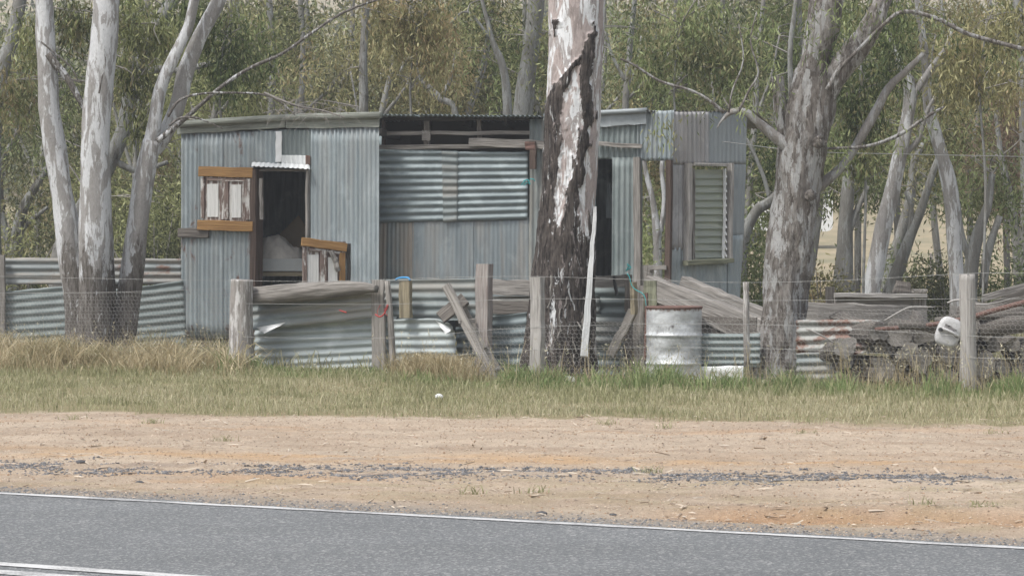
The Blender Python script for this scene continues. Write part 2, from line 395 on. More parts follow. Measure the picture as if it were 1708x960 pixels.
GR_GREEN = leafmat("lush_green_grass", [(.09, .14, .045), (.20, .27, .10), (.36, .42, .20), (.48, .44, .27)])
GR_DRY = leafmat("dry_straw_grass", [(.24, .195, .11), (.42, .345, .205), (.62, .54, .37), (.19, .20, .09)])

def plain(name, c, rough=.6, metal=0.0, var=.15, sc=8):
    m, nt, b = newmat(name); tc = N(nt, "ShaderNodeTexCoord").outputs['Object']
    n = noise(nt, tc, sc, 5, .65)
    L(nt, mix(nt, n, tuple(v * (1 - var) for v in c), tuple(min(1, v * (1 + var)) for v in c)), b.inputs['Base Color'])
    b.inputs['Roughness'].default_value = rough; b.inputs['Metallic'].default_value = metal
    bump(nt, b, n, .004, .4); return m
M_WIRE = plain("galvanised_wire", (.33, .33, .32), .5, .3)
M_MESH = plain("weathered_wire_netting", (.36, .35, .33), .6, .1)
M_RUSTW = plain("rusty_iron", (.14, .08, .065), .85, 0, .4, 30)
M_TEAL = plain("teal_twine", (.03, .30, .31), .7)
M_BLUE = plain("blue_twine", (.05, .27, .55), .7)
M_RED = plain("red_twine", (.42, .055, .05), .7)
M_WHITE = plain("white_paint", (.72, .73, .73), .5, 0, .08)
M_MATT = plain("grey_white_mattress", (.42, .44, .44), .9)
M_CLOTH = plain("dusty_blanket", (.50, .47, .43), .95, 0, .4, 12)
M_BOARD = plain("brown_hardboard", (.30, .235, .16), .9)
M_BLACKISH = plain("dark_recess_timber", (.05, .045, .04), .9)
M_CURT = plain("pale_blue_cloth", (.30, .34, .36), .9)
M_CAN = plain("dirty_white_plastic", (.50, .50, .50), .6, 0, .25, 14)
M_BLACK = plain("black_plastic", (.03, .03, .03), .5)
M_TARLUMP = plain("tar_lump", (.085, .085, .09), .85, 0, .4, 40)
M_CHIP = leafmat("bark_chips", [(.18, .13, .09), (.36, .28, .21), (.55, .48, .39), (.15, .10, .075)], 0)
M_CRUMB = leafmat("road_gravel", [(.08, .08, .085), (.15, .15, .155), (.30, .29, .28), (.46, .36, .26)], 0)
M_SEED = leafmat("grass_seed_heads", [(.32, .29, .20), (.46, .42, .30), (.62, .58, .44), (.3, .3, .18)], .1)

# steel drum: whitewashed, grey scuffs, rust at the rim
def drum_mat():
    m, nt, b = newmat("whitewashed_drum"); tc = N(nt, "ShaderNodeTexCoord").outputs['Object']
    sx = N(nt, "ShaderNodeSeparateXYZ"); L(nt, tc, sx.inputs[0])
    n1 = noise(nt, mapv(nt, tc, (3, 3, 5)), 1.6, 6, .65, .4); n2 = noise(nt, tc, 26, 5, .7)
    c = mix(nt, ramp(nt, n1, [(.42, 0), (.66, 1)]), (.60, .62, .63), (.33, .34, .35))
    c = mix(nt, ramp(nt, noise(nt, mapv(nt, tc, (8, 8, 5)), 1.2, 6, .7), [(.60, 0), (.68, 1)]), c, (.14, .13, .13))
    rz = math_(nt, 'ADD', sx.outputs[2], math_(nt, 'MULTIPLY', n2, .12))
    c = mix(nt, ramp(nt, rz, [(.90, 0), (.925, 1)]), c, (.16, .07, .05))
    L(nt, c, b.inputs['Base Color']); b.inputs['Roughness'].default_value = .42; b.inputs['Metallic'].default_value = .2
    bump(nt, b, noise(nt, tc, 5, 3, .5), .03, .6); return m
M_DRUM = drum_mat()
def glass_mat():
    m, nt, b = newmat("dusty_louvre_glass"); out = [n for n in nt.nodes if n.type == 'OUTPUT_MATERIAL'][0]
    tc = N(nt, "ShaderNodeTexCoord").outputs['Object']
    t = N(nt, "ShaderNodeBsdfTransparent"); t.inputs[0].default_value = (.82, .84, .78, 1)
    b.inputs['Base Color'].default_value = (.44, .47, .42, 1); b.inputs['Roughness'].default_value = .12; b.inputs['Specular IOR Level'].default_value = .9
    ms = N(nt, "ShaderNodeMixShader"); L(nt, ramp(nt, noise(nt, tc, 2.5, 2, .5), [(.3, .42), (.8, .50)]), ms.inputs[0])
    L(nt, t.outputs[0], ms.inputs[1]); L(nt, b.outputs[0], ms.inputs[2]); L(nt, ms.outputs[0], out.inputs[0]); return m
M_GLASS = glass_mat()

def ground_mat():
    m, nt, b = newmat("soil_and_litter"); tc = N(nt, "ShaderNodeTexCoord").outputs['Object']
    at = N(nt, "ShaderNodeVertexColor", layer_name="gc").outputs[0]
    n1 = noise(nt, tc, 55, 5, .75); n2 = noise(nt, mapv(nt, tc, (1, 1, 1)), 9, 5, .65)
    c = mix(nt, .75, at, mix(nt, n1, (.12, .12, .12), (.88, .88, .88)), 'OVERLAY')
    c = mix(nt, .5, c, mix(nt, n2, (.25, .25, .25), (.75, .75, .75)), 'OVERLAY')
    sp = noise(nt, tc, 120, 2, .5)
    c = mix(nt, ramp(nt, sp, [(.66, 0), (.70, .8)]), c, (.66, .58, .48))
    c = mix(nt, ramp(nt, noise(nt, mapv(nt, tc, (1, 1, 1)), 80, 2, .5), [(.68, 0), (.72, .7)]), c, (.15, .11, .09))
    L(nt, c, b.inputs['Base Color']); b.inputs['Roughness'].default_value = .95; b.inputs['Specular IOR Level'].default_value = .15
    bump(nt, b, n1, .02, .8); return m
M_GROUND = ground_mat()
def asphalt_mat():
    m, nt, b = newmat("worn_asphalt"); tc = N(nt, "ShaderNodeTexCoord").outputs['Object']
    v = N(nt, "ShaderNodeTexVoronoi"); v.inputs['Scale'].default_value = 75; L(nt, tc, v.inputs['Vector'])
    n1 = noise(nt, tc, 130, 3, .7); n2 = noise(nt, tc, .9, 4, .6); n3 = noise(nt, tc, 30, 4, .7)
    c = mix(nt, ramp(nt, n1, [(.35, 0), (.65, 1)]), (.062, .067, .072), (.19, .197, .20))
    c = mix(nt, ramp(nt, v.outputs['Color'], [(.70, 0), (.80, .8)]), c, (.31, .31, .30))
    c = mix(nt, ramp(nt, n3, [(.62, 0), (.75, .5)]), c, (.075, .075, .08))
    c = mix(nt, .6, c, mix(nt, n2, (.34, .34, .34), (.66, .66, .66)), 'OVERLAY')
    mp = N(nt, "ShaderNodeMapping"); mp.inputs['Rotation'].default_value = (0, 0, math.radians(30)); mp.inputs['Scale'].default_value = (.12, 1.6, 1); L(nt, tc, mp.inputs['Vector'])
    c = mix(nt, .55, c, mix(nt, noise(nt, mp.outputs[0], 1.0, 4, .6), (.32, .32, .32), (.68, .68, .68)), 'OVERLAY')
    L(nt, c, b.inputs['Base Color']); b.inputs['Roughness'].default_value = .8
    bump(nt, b, v.outputs['Distance'], .006, .7); return m
M_ASPH = asphalt_mat()
def line_mat():
    m, nt, b = newmat("worn_road_paint"); tc = N(nt, "ShaderNodeTexCoord").outputs['Object']
    n1 = noise(nt, tc, 70, 4, .7); n2 = noise(nt, tc, 2.5, 3, .6)
    f = math_(nt, 'ADD', n1, math_(nt, 'MULTIPLY', n2, .8))
    L(nt, mix(nt, ramp(nt, f, [(.68, 0), (.98, 1)]), (.21, .21, .21), (.56, .56, .555)), b.inputs['Base Color']); b.inputs['Roughness'].default_value = .7; return m
M_LINE = line_mat()
def hill_mat():
    m, nt, b = newmat("dry_hillside_grass"); tc = N(nt, "ShaderNodeTexCoord").outputs['Object']
    n1 = noise(nt, mapv(nt, tc, (1, .5, 1)), .55, 7, .75); n2 = noise(nt, tc, 3, 5, .7)
    c = mix(nt, ramp(nt, n1, [(.4, 0), (.65, 1)]), (.33, .265, .165), (.19, .175, .10))
    c = mix(nt, .6, c, mix(nt, n2, (.3, .3, .3), (.7, .7, .7)), 'OVERLAY')
    L(nt, c, b.inputs['Base Color']); b.inputs['Roughness'].default_value = .95; return m
M_HILL = hill_mat()

# ------------------------------------------------------------------ ground, road, hillside
def rv(X, D): return .502 * X + .865 * D          # distance across the road
def ru(X, D): return .865 * X - .502 * D
def world_uv(u, v): return np.stack([.865 * u + .502 * v, -.502 * u + .865 * v], -1)
def road_edge(u): return 14.13 + .05 * (2 * vn(u * 2.2, 0 * u, 5) - 1) + .02 * (2 * vn(u * 9, 0 * u, 8) - 1)
def gz(X, D, micro=True):
    X = np.asarray(X, float); D = np.asarray(D, float)
    z = -.07 * np.exp(-((D - 31.3) / 2.4) ** 2) * sst(-2.5, .5, X)
    z = z + .10 * sst(34, 38, D)
    sh = sst(14.1, 14.8, rv(X, D)) * (1 - sst(24, 27, D))
    z = z - .035 * (1 - sst(14.0, 14.12, rv(X, D)))
    if micro:
        z = z + sh * (.05 * (fbm(X * .8, D * 1.6, 3) - .5) + .05 * (fbm(X * 5, D * 7, 9, 4) - .5))
        # wheel rut at the right
        rc = 16.65 - .22 * (X - .8) + .12 * (2 * vn(X * 1.5, X * 0, 4) - 1)
        rm = sst(.6, 1.4, X)
        z = z - rm * .085 * np.exp(-((D - rc + .12) / .16) ** 2) + rm * .035 * np.exp(-((D - rc - .25) / .2) ** 2)
        z = z + .04 * sst(27, 29, D) * (fbm(X * 1.3, D * 1.3, 21, 3) - .5)
    z = z + .0 * X
    return z
def gcol(X, D):
    n1 = fbm(X * .7, D * 1.8, 31)[:, None]; n2 = fbm(X * 3, D * 6, 37)[:, None]; n3 = fbm(X * 1.1, D * 4.5, 44)[:, None]
    c = np.array([.345, .265, .195]) * (1 - n1) + np.array([.48, .40, .315]) * n1
    c = c * (.74 + .34 * fbm(X * .9, D * 5, 63) + .22 * fbm(X * 6, D * 14, 64, 3))[:, None]
    def blend(c, col, f): return c * (1 - f) + np.array(col) * f
    f = lambda a: a[:, None]
    c = blend(c, (.45, .305, .18), f(np.exp(-((D - 20.75 + .17 * X) / .45) ** 2)) * sst(.3, .6, n3) * .9)        # ochre band
    c = blend(c, (.42, .28, .175), f(np.exp(-((D - 23.8 + .15 * X) / .6) ** 2)) * sst(.5, .7, n3) * .6)
    c = blend(c, (.41, .275, .17), f(np.exp(-((D - 18.7 + .2 * X) / .5) ** 2)) * sst(.45, .7, n1) * f(sst(.5, -2, X)) * .9)
    c = blend(c, (.36, .30, .20), f((D < 19) * 1.0) * sst(.45, .65, n2) * .6)
    cr = np.exp(-((D - 19.4 + .19 * X) / .22) ** 2)
    c = blend(c, (.14, .135, .14), f(cr) * sst(.42, .62, n3) * .6)
    rc = 16.65 - .22 * (X - .8)
    c = blend(c, (.33, .20, .11), f(np.exp(-((D - rc + .1) / .33) ** 2) * sst(.4, 1.3, X)) * .85)
    for q_, w_, a_ in ((22.6, .22, .35), (21.6, .2, .3), (18.0, .16, .35), (17.4, .14, .3)):
        c = blend(c, (.30, .215, .15), f(np.exp(-((D - q_ + .2 * X + .25 * (fbm(X * .5, X * 0, 66) - .5)) / w_) ** 2)) * a_ * sst(.35, .6, n2))
    v = rv(X, D)
    c = blend(c, (.25, .23, .205), f(1 - sst(14.25, 14.75, v)) * .85)
    # grass zone
    Db = 25.2 - .215 * X + (1.3 * (fbm(X * 1.2, D * .8, 51) - .5) + .7 * (fbm(X * 5, D * 3, 52, 3) - .5))
    g = sst(-.25, .35, D - Db)
    gr = np.array([.19, .17, .09]) * (1 - n2) + np.array([.28, .24, .14]) * n2
    c = c * (1 - f(g)) + gr * f(g)
    lit = sst(32.5, 35, D)
    lc = np.array([.20, .16, .11]) * (1 - n1) + np.array([.13, .12, .07]) * n1
    c = c * (1 - f(lit)) + lc * f(lit)
    pad = sst(58, 75, D)
    pc = np.array([.36, .285, .18]) * (1 - n2) + np.array([.27, .23, .14]) * n2
    return c * (1 - f(pad)) + pc * f(pad)

xs = np.unique(np.concatenate([-np.geomspace(9, 400, 22), np.arange(-8.9, 9, .065), np.geomspace(9, 400, 22)]))
ys = np.unique(np.concatenate([-np.geomspace(3, 120, 8), np.arange(-2, 12, 1.0), np.arange(12, 30, .055), np.arange(30, 40, .14), np.geomspace(40, 170, 60), np.geomspace(171, 3000, 16)]))
gx, gy = np.meshgrid(xs, ys); gxf, gyf = gx.ravel(), gy.ravel()
GV = np.stack([gxf, gyf, gz(gxf, gyf)], 1)
i = np.arange(len(gxf)).reshape(gx.shape)
GQ = np.stack([i[:-1, :-1], i[:-1, 1:], i[1:, 1:], i[1:, :-1]], -1).reshape(-1, 4)
me = mesh_from("ground", GV, [GQ], attrs={"gc": gcol(gxf, gyf)}, smooth=True, mats=[M_GROUND])
o = bpy.data.objects.new("ground", me); COL.objects.link(o); props(o, kind='structure')

u_ = np.arange(-60, 61, .08); e_ = road_edge(u_)
rvs = [7.6, 9, 11, 13.0]
rows = [world_uv(u_, np.full_like(u_, q)) for q in rvs] + [world_uv(u_, e_ - .03), world_uv(u_, e_)]
zz = [0, .0, .0, 0, 0, -.03]
RV = np.concatenate([np.column_stack([r, np.full(len(r), z + .004)]) for r, z in zip(rows, zz)])
i = np.arange(len(RV)).reshape(len(rows), -1)
RQ = np.stack([i[:-1, :-1], i[:-1, 1:], i[1:, 1:], i[1:, :-1]], -1).reshape(-1, 4)
me = mesh_from("road", RV, [RQ], mats=[M_ASPH]); o = bpy.data.objects.new("road", me); COL.objects.link(o); props(o, kind='structure')
def line(name, v0, v1, jig):
    a = world_uv(u_, v0 + jig * (2 * vn(u_ * 6, u_ * 0, 3) - 1)); b_ = world_uv(u_, v1 + jig * (2 * vn(u_ * 6, u_ * 0 + 4, 3) - 1))
    V = np.vstack([np.column_stack([a, np.full(len(a), .008)]), np.column_stack([b_, np.full(len(a), .008)])])
    n = len(a); k = np.arange(n - 1); me = mesh_from(name, V, [np.stack([k, k + 1, k + 1 + n, k + n], 1)], mats=[M_LINE])
    o = bpy.data.objects.new(name, me); COL.objects.link(o); props(o, kind='structure')
line("road_edge_line", 13.95, 14.035, .012)
line("road_centre_line", 10.93, 11.05, .006); line("road_centre_line", 10.66, 10.79, .006)

def hz(X, D):
    return np.where(D < 160, (D - 100) * .040, 2.4 + (D - 160) * .135) + 1.2 * (fbm(X * .02, D * .02, 61) - .5) * sst(150, 200, D)
hx = np.linspace(-260, 260, 120); hy = np.concatenate([np.linspace(96, 200, 50), np.geomspace(205, 460, 30)])
ax, ay = np.meshgrid(hx, hy); HV = np.stack([ax.ravel(), ay.ravel(), hz(ax.ravel(), ay.ravel()) - .05], 1)
i = np.arange(ax.size).reshape(ax.shape); HQ = np.stack([i[:-1, :-1], i[:-1, 1:], i[1:, 1:], i[1:, :-1]], -1).reshape(-1, 4)
me = mesh_from("hillside", HV, [HQ], smooth=True, mats=[M_HILL]); o = bpy.data.objects.new("hillside", me); COL.objects.link(o); props(o, kind='structure')

# ------------------------------------------------------------------ leaves
def unit(v): return v / (np.linalg.norm(v, axis=-1, keepdims=True) + 1e-9)
def leaf_arrays(C, per, spread, ln, wd, droop=.75, seed=0, clump_hue=None, zs=.9):
    r = np.random.default_rng(seed); C = np.asarray(C, float); n = len(C) * per
    ci = np.repeat(np.arange(len(C)), per)
    b = C[ci] + r.normal(size=(n, 3)) * np.array([spread * .40, spread * .40, spread * zs * .85])
    b[:, 2] -= np.abs(r.normal(size=n)) * spread * .25
    d = r.normal(size=(n, 3)); d[:, 2] -= droop * 2.4; d = unit(d)
    s = unit(np.cross(d, r.normal(size=(n, 3))))
    l_ = ln * r.uniform(.6, 1.35, n)[:, None]; w_ = wd * r.uniform(.7, 1.3, n)[:, None]
    V = np.stack([b, b + d * l_ * .45 + s * w_ * .5, b + d * l_, b + d * l_ * .45 - s * w_ * .5], 1).reshape(-1, 3)
    F_ = np.arange(n * 4).reshape(n, 4)
    wn = vn(C[:, 0] * .9 + C[:, 1] * .31, C[:, 2] * 1.1 + C[:, 1] * .53, 401); wb = .55 * vn(C[:, 0] * 1.9 + C[:, 1] * .7, C[:, 2] * 2.3, 402) + .45 * vn(C[:, 0] * .7 + C[:, 1] * .2, C[:, 2] * .8, 403)
    ch = np.clip(.5 * wn + .5 * r.uniform(0, 1, len(C)), 0, 1) if clump_hue is None else clump_hue
    cr = r.normal(0, .16, len(C)) + 1.15 * (wb - .5)
    a = np.stack([np.clip(r.beta(2, 2, n) + cr[ci], 0, 1), np.clip(ch[ci] * .85 + r.uniform(0, .2, n), 0, 1), np.zeros(n)], 1)
    return V, F_, np.repeat(a, 4, 0)
def foliage(name, C, per, spread, ln, wd, mat, parent=None, **k):
    pk = {x: k.pop(x) for x in ('droop', 'seed', 'clump_hue', 'zs') if x in k}
    V, F_, a = leaf_arrays(C, per, spread, ln, wd, **pk)
    return obj(name, V, [F_], mat, parent, attrs={"lc": a}, **k)
def blobs(cs, rads, n, seed):
    """clump centres scattered in a few overlapping ellipsoids, denser near their shells"""
    r = np.random.default_rng(seed); out = []
    for c, R in zip(cs, rads):
        d = unit(r.normal(size=(n, 3))); q = r.uniform(0, 1, n)[:, None] ** .45
        out.append(np.asarray(c) + d * q * np.asarray(R))
    return np.vstack(out)

# ------------------------------------------------------------------ trees
def bk_default(V, uv, base, smooth_from, amt=.75, seed=0):
    h = V[:, 2] - base
    return np.clip(amt * (1 - sst(smooth_from * .4, smooth_from * 1.3, h + .9 * (fbm(uv[:, 0] * 6, uv[:, 1] * .8, seed) - .5))), 0, 1)
def limbs_obj(name, limbs, mat, parent, base, smooth_from, seed, amt=.75, wob=.10, fine=.006, sides=14, seg=7, bkf=None, lo=.05):
    A = Acc()
    for k, (pts, rad) in enumerate(limbs):
        sd_ = max(5, int(sides * (1 if max(rad) > .08 else .6)))
        V, F_, U = tube(pts, rad, sd_, seg if max(rad) > .05 else 4, wob, seed + k, True, fine if max(rad) > .05 else None)
        a = np.maximum(bk_default(V, U, base, smooth_from, amt, seed), lo) if bkf is None else bkf(V, U)
        A.add(V, F_, U + k * 3.3, a)
    return A.build(name, mat, parent, smooth=True, attr="bk")
def pxl(D, lst, dD=0):
    """limb from photo columns/rows and widths at distance D -> points, radii ; entries (x,y,width[,D])"""
    pts = []; rad = []
    for e in lst:
        d = e[3] if len(e) > 3 else D
        pts.append(P(e[0], e[1], d)); rad.append(e[2] * .5 / FPX * d)
    return pts, rad
def top_extension(limb, up, seed, n=3, spread=1.0):
    """carry a limb on above the frame and fork it; returns extra limbs and tips"""
    r = np.random.default_rng(seed); p = np.array(limb[0][-1]); q = np.array(limb[0][-2]); d = unit(p - q); R = limb[1][-1]
    out = []; tips = []
    e = p + d * up * .5 + r.normal(size=3) * .1; out.append(([p - d * .05, (p + e) / 2 + r.normal(size=3) * .05, e], [R, R * .8, R * .62]))
    for k in range(n):
        dd = unit(d + r.normal(size=3) * .45); t = e + dd * up * r.uniform(.5, .9)
        out.append(([e - d * .03, (e + t) / 2 + r.normal(size=3) * .12, t], [R * .5, R * .3, R * .1])); tips.append(t)
    return out, tips

# --- the three-stemmed gum at the left
g0 = thing("gum_tree", "pale smooth gum with three leaning trunks before the low iron fence at left", "tree", (P(160, 580, 36.6)[0], 36.6, .08))
la = pxl(36.6, [(142, 600, 64), (136, 560, 58), (128, 480, 48), (117, 420, 42), (106, 340, 38), (92, 250, 36), (82, 170, 34), (77, 80, 32), (73, -10, 31)])
lb = pxl(36.4, [(160, 605, 60), (157, 560, 56), (156, 480, 52), (158, 400, 52), (159, 300, 50), (161, 220, 48), (168, 130, 46), (174, 60, 46), (178, -10, 44)])
ld = pxl(36.9, [(190, 600, 20), (188, 540, 18), (184, 470, 17), (180, 380, 15), (176, 310, 8)])
lc = pxl(36.7, [(196, 605, 52), (203, 560, 46), (215, 490, 38), (224, 420, 36), (233, 350, 34), (243, 290, 34), (255, 235, 32)])
lc1 = pxl(36.7, [(250, 250, 28), (258, 205, 23), (268, 150, 22), (288, 100, 19), (312, 50, 17), (326, -10, 16)])
lc2 = pxl(36.9, [(256, 250, 26), (275, 225, 24), (295, 180, 27), (310, 120, 28), (330, 70, 25), (358, 15, 24), (372, -15, 22)])
br1 = pxl(36.5, [(262, 236, 10), (300, 205, 9), (340, 170, 7.5), (378, 138, 6.5), (420, 112, 6), (470, 90, 5.5), (520, 55, 5), (575, 20, 4.5), (640, -4, 4)])
br2 = pxl(36.4, [(280, 195, 5), (300, 167, 5), (340, 156, 4), (400, 155, 3.5), (440, 158, 3), (470, 172, 3), (492, 192, 2)])
br3 = pxl(36.5, [(80, 90, 12), (94, 108, 14), (112, 130, 12), (128, 158, 12), (140, 180, 10), (150, 202, 9)])
br4 = pxl(36.3, [(282, 210, 4), (300, 197, 4), (325, 196, 3.5), (350, 205, 2), (372, 215, 1.5)])
br5 = pxl(36.1, [(66, 68, 3.5), (90, 88, 3), (118, 112, 2.5), (130, 134, 2)])
br6 = pxl(36.0, [(165, 156, 3.5), (170, 130, 3), (176, 105, 2.5), (172, 80, 2)])
ext, tips = [], []
for k, l_ in enumerate((la, lb, lc1, lc2)):
    e, t = top_extension(l_, 3.0, 11 + k); ext += e; tips += t
limbs_obj("trunk", [la, lb, ld, lc, lc1, lc2] + ext, B_GUM, g0, .1, 1.35, 1, sides=20, seg=8, fine=.01)
for k, l_ in enumerate([br1, br2, br3, br4, br5, br6]): limbs_obj("branch", [l_], B_GUM, g0, -5, .1, 3 + k, sides=9, lo=.6)
foliage("crown", blobs(tips, [(.8, .8, .6)] * len(tips), 14, 5), 40, .22, .11, .022, LF_OLIVE, g0, seed=3)

# --- the big charred gum in the middle
g1 = thing("gum_tree", "huge white gum trunk with black charred bark strips standing before the shed", "tree", (P(930, 630, 33.0)[0], 33.0, -.03))
c1 = pxl(33.0, [(928, 660, 150), (930, 630, 128), (933, 600, 120), (936, 540, 108), (938, 480, 100), (943, 420, 96), (948, 350, 88), (953, 290, 88), (955, 220, 88), (957, 150, 90), (960, 80, 92), (962, 20, 94), (963, -20, 92)])
V, F_, U = tube(c1[0], c1[1], 72, 26, .035, 4, True, .014)
pyv = HY + (EYE - V[:, 2]) * FPX / V[:, 1]; pxv = V[:, 0] * FPX / V[:, 1] + CX
cyy = np.array([-20, 20, 80, 150, 220, 290, 350, 420, 480, 540, 600, 660]); cxx = np.array([963, 962, 960, 957, 955, 953, 948, 943, 938, 936, 933, 928]); hww = np.array([46, 47, 46, 45, 44, 44, 44, 48, 50, 54, 60, 75])
fr = (pxv - np.interp(pyv, cyy, cxx)) / np.interp(pyv, cyy, hww)
jig = .55 * (fbm(U[:, 0] * 14, U[:, 1] * 6, 77, 5) - .5)
def strip(ky, kf, kw):
    c = np.interp(pyv, ky, kf); ww = np.interp(pyv, ky, kw, left=0.0); return np.clip(1 - np.abs(fr + jig - c) / np.maximum(ww, 1e-3), 0, 1) * (ww > .001)
char = 1.7 * strip([35, 80, 105, 150, 200, 240, 300, 360, 640], [.62, .48, .40, .50, .55, .42, .22, .12, .05], [.03, .20, .32, .30, .28, .28, .32, .34, .36])
char = np.maximum(char, 1.5 * strip([85, 105, 130, 170, 230, 300, 400, 640], [.30, .05, -.35, -.7, -.8, -.8, -.78, -.8], [.02, .16, .28, .42, .46, .46, .46, .46]))
char = np.maximum(char, 1.3 * strip([32, 36, 45, 58, 62], [-.72, -.72, -.72, -.72, -.72], [.0, .12, .16, .12, 0]))
char = np.maximum(char, .85 * sst(300, 430, pyv) * (.25 + 1.5 * fbm(U[:, 0] * 14, U[:, 1] * 1.6, 88)))
# charred plates stand proud of the smooth wood
nr = unit(V - np.column_stack([np.interp(pyv, cyy, cxx) * 0 + (np.interp(pyv, cyy, cxx) - CX) / FPX * 33.0, np.full(len(V), 33.0), V[:, 2]]))
V = V + nr * (sst(.2, .6, char) * (.012 + .035 * (fbm(U[:, 0] * 22, U[:, 1] * 6, 90) - .35)))[:, None]
obj("trunk", V, F_, B_BIG, g1, uv=U, attrs={"bk": np.clip(char, 0.0, 1.2)}, smooth=True)
ext, tips = top_extension(([c1[0][-2], c1[0][-1]], [.29, .28]), 4.5, 21, 5)
limbs_obj("limb", ext, B_BIG, g1, -9, .1, 5)
foliage("crown", blobs(tips, [(1.1, 1.1, .8)] * len(tips), 16, 6), 40, .25, .12, .024, LF_OLIVE, g1, seed=4)
# bark ribbons hanging at the foot
A = Acc(); r = np.random.default_rng(4)
for k in range(22):
    x = r.uniform(885, 985); y = r.uniform(430, 600); p = P(x, y, 32.56 + abs(x - 935) / 300)
    q = p + np.array([r.normal() * .04, -.02, -r.uniform(.08, .25)]); V2, F2, U2 = beam_data(p, q, .009, .004, seed=k, seg=3, rough=.006); A.add(V2, F2, U2)
A.build("bark_ribbon", W_GREY, g1, kind='stuff')
thingwire = None

# --- the flaky grey gum at the right
g2 = thing("gum_tree", "thick flaky grey gum with forked trunk standing right of the steel drum", "tree", (P(1300, 630, 31.9)[0], 31.9, -.05))
d1 = pxl(31.9, [(1298, 650, 98), (1299, 610, 84), (1304, 560, 76), (1312, 480, 74), (1320, 400, 74), (1330, 320, 76), (1338, 260, 80), (1346, 200, 80), (1354, 150, 74), (1360, 120, 66)])
d2 = pxl(31.9, [(1354, 150, 62), (1362, 100, 50), (1372, 50, 52), (1378, 0, 50), (1380, -20, 48)])
d3 = pxl(31.85, [(1349, 215, 30), (1368, 172, 40), (1395, 125, 40), (1425, 85, 38), (1455, 40, 34), (1478, -15, 30)])
d4 = pxl(31.8, [(1336, 285, 22), (1314, 235, 26), (1303, 200, 22), (1299, 160, 22), (1296, 128, 20)])
d5 = pxl(31.75, [(1336, 275, 20), (1314, 245, 24), (1290, 225, 19), (1265, 205, 15), (1245, 188, 13), (1222, 186, 9), (1205, 200, 4), (1196, 214, 2)])
d6 = pxl(31.6, [(1380, 150, 9), (1398, 118, 8), (1430, 85, 7), (1470, 45, 6), (1505, 20, 7), (1560, 30, 8), (1610, 55, 8), (1660, 70, 8), (1720, 85, 8)])
d7 = pxl(32.0, [(1332, 345, 20), (1350, 325, 20), (1375, 305, 18), (1410, 270, 14), (1450, 205, 16), (1480, 150, 15), (1510, 120, 12), (1540, 90, 8)])
d8 = pxl(31.8, [(1335, 262, 5), (1362, 250, 5), (1400, 247, 5), (1450, 243, 6), (1500, 225, 7), (1545, 195, 6), (1575, 178, 4)])
d9 = pxl(31.4, [(1208, 188, 7), (1180, 165, 5), (1150, 150, 5), (1100, 135, 5), (1060, 110, 4), (1035, 98, 3.5)])
d10 = pxl(31.5, [(1232, 186, 5), (1250, 150, 4), (1265, 120, 3), (1252, 70, 3), (1262, 20, 2)])
d11 = pxl(31.5, [(1215, 188, 4), (1222, 150, 3), (1240, 100, 3), (1232, 40, 2)])
ext, tips = [], []
for k, l_ in enumerate((d2, d3)):
    e, t = top_extension(l_, 3.4, 31 + k, 4); ext += e; tips += t
limbs_obj("trunk", [d1, d2, d3, d4] + ext, B_ROUGH, g2, .0, 7.0, 6, amt=.50, wob=.16, fine=.034, sides=48, seg=14, lo=.25)
for l_ in (d5, d7): limbs_obj("limb", [l_], B_ROUGH, g2, -9, .1, 8, fine=.008, sides=14, lo=.25)
for l_ in (d6, d8, d9, d10, d11): limbs_obj("branch", [l_], B_ROUGH, g2, -9, .1, 9, sides=8, lo=.5)
foliage("crown", blobs(tips, [(1.0, 1.0, .7)] * len(tips), 14, 9), 40, .22, .11, .022, LF_GREEN, g2, seed=8)
spr = [P(x, y, 31.6) for x, y in [(1400, 20), (1410, 35), (1392, 70), (1370, 92), (1335, 60), (1440, 5), (1300, 150), (1252, 155), (1240, 170), (1120, 215), (1105, 210), (1090, 215), (1290, 120), (1350, 40), (1425, 28), (1230, 120), (1275, 60), (1500, 0), (1285, 30), (1410, 255), (1450, 262), (1500, 240), (1545, 205), (1250, 60), (1262, 30), (1345, 15), (1395, 8), (1460, 30), (1520, 35), (1590, 60), (1570, 48), (1650, 85), (1700, 100), (1180, 172), (1150, 158), (1075, 125)]]
foliage("leaf_spray", spr, 34, .13, .085, .015, LF_GREEN, g2, seed=12, kind='stuff')

for kx, ky, kr, kd in ((1366, 238, .055, 31.62), (1352, 326, .045, 31.60)):
    c_ = P(kx, ky, kd); th_ = np.linspace(0, 2 * math.pi, 9); ring_ = [c_ + np.array([math.cos(a) * kr, .02 * abs(math.cos(a)), math.sin(a) * kr * .75]) for a in th_]
    V2, F2, U2 = tube(ring_, [kr * .5, kr * .38, kr * .6, kr * .45, kr * .3, kr * .5, kr * .55, kr * .4, kr * .5], 8, 3, .5, int(kx), False, .01); obj("knot", V2, F2, B_ROUGH, g2, uv=U2, attrs={"bk": np.full(len(V2), .75)}, smooth=True)
    V2, F2, U2 = tube([c_ + [0, .03, 0], c_ + [0, -.025, 0]], [kr * .8, kr * .75], 10, 2, .2); obj("knot_hollow", V2, F2, W_DARK, g2, uv=U2, smooth=True)

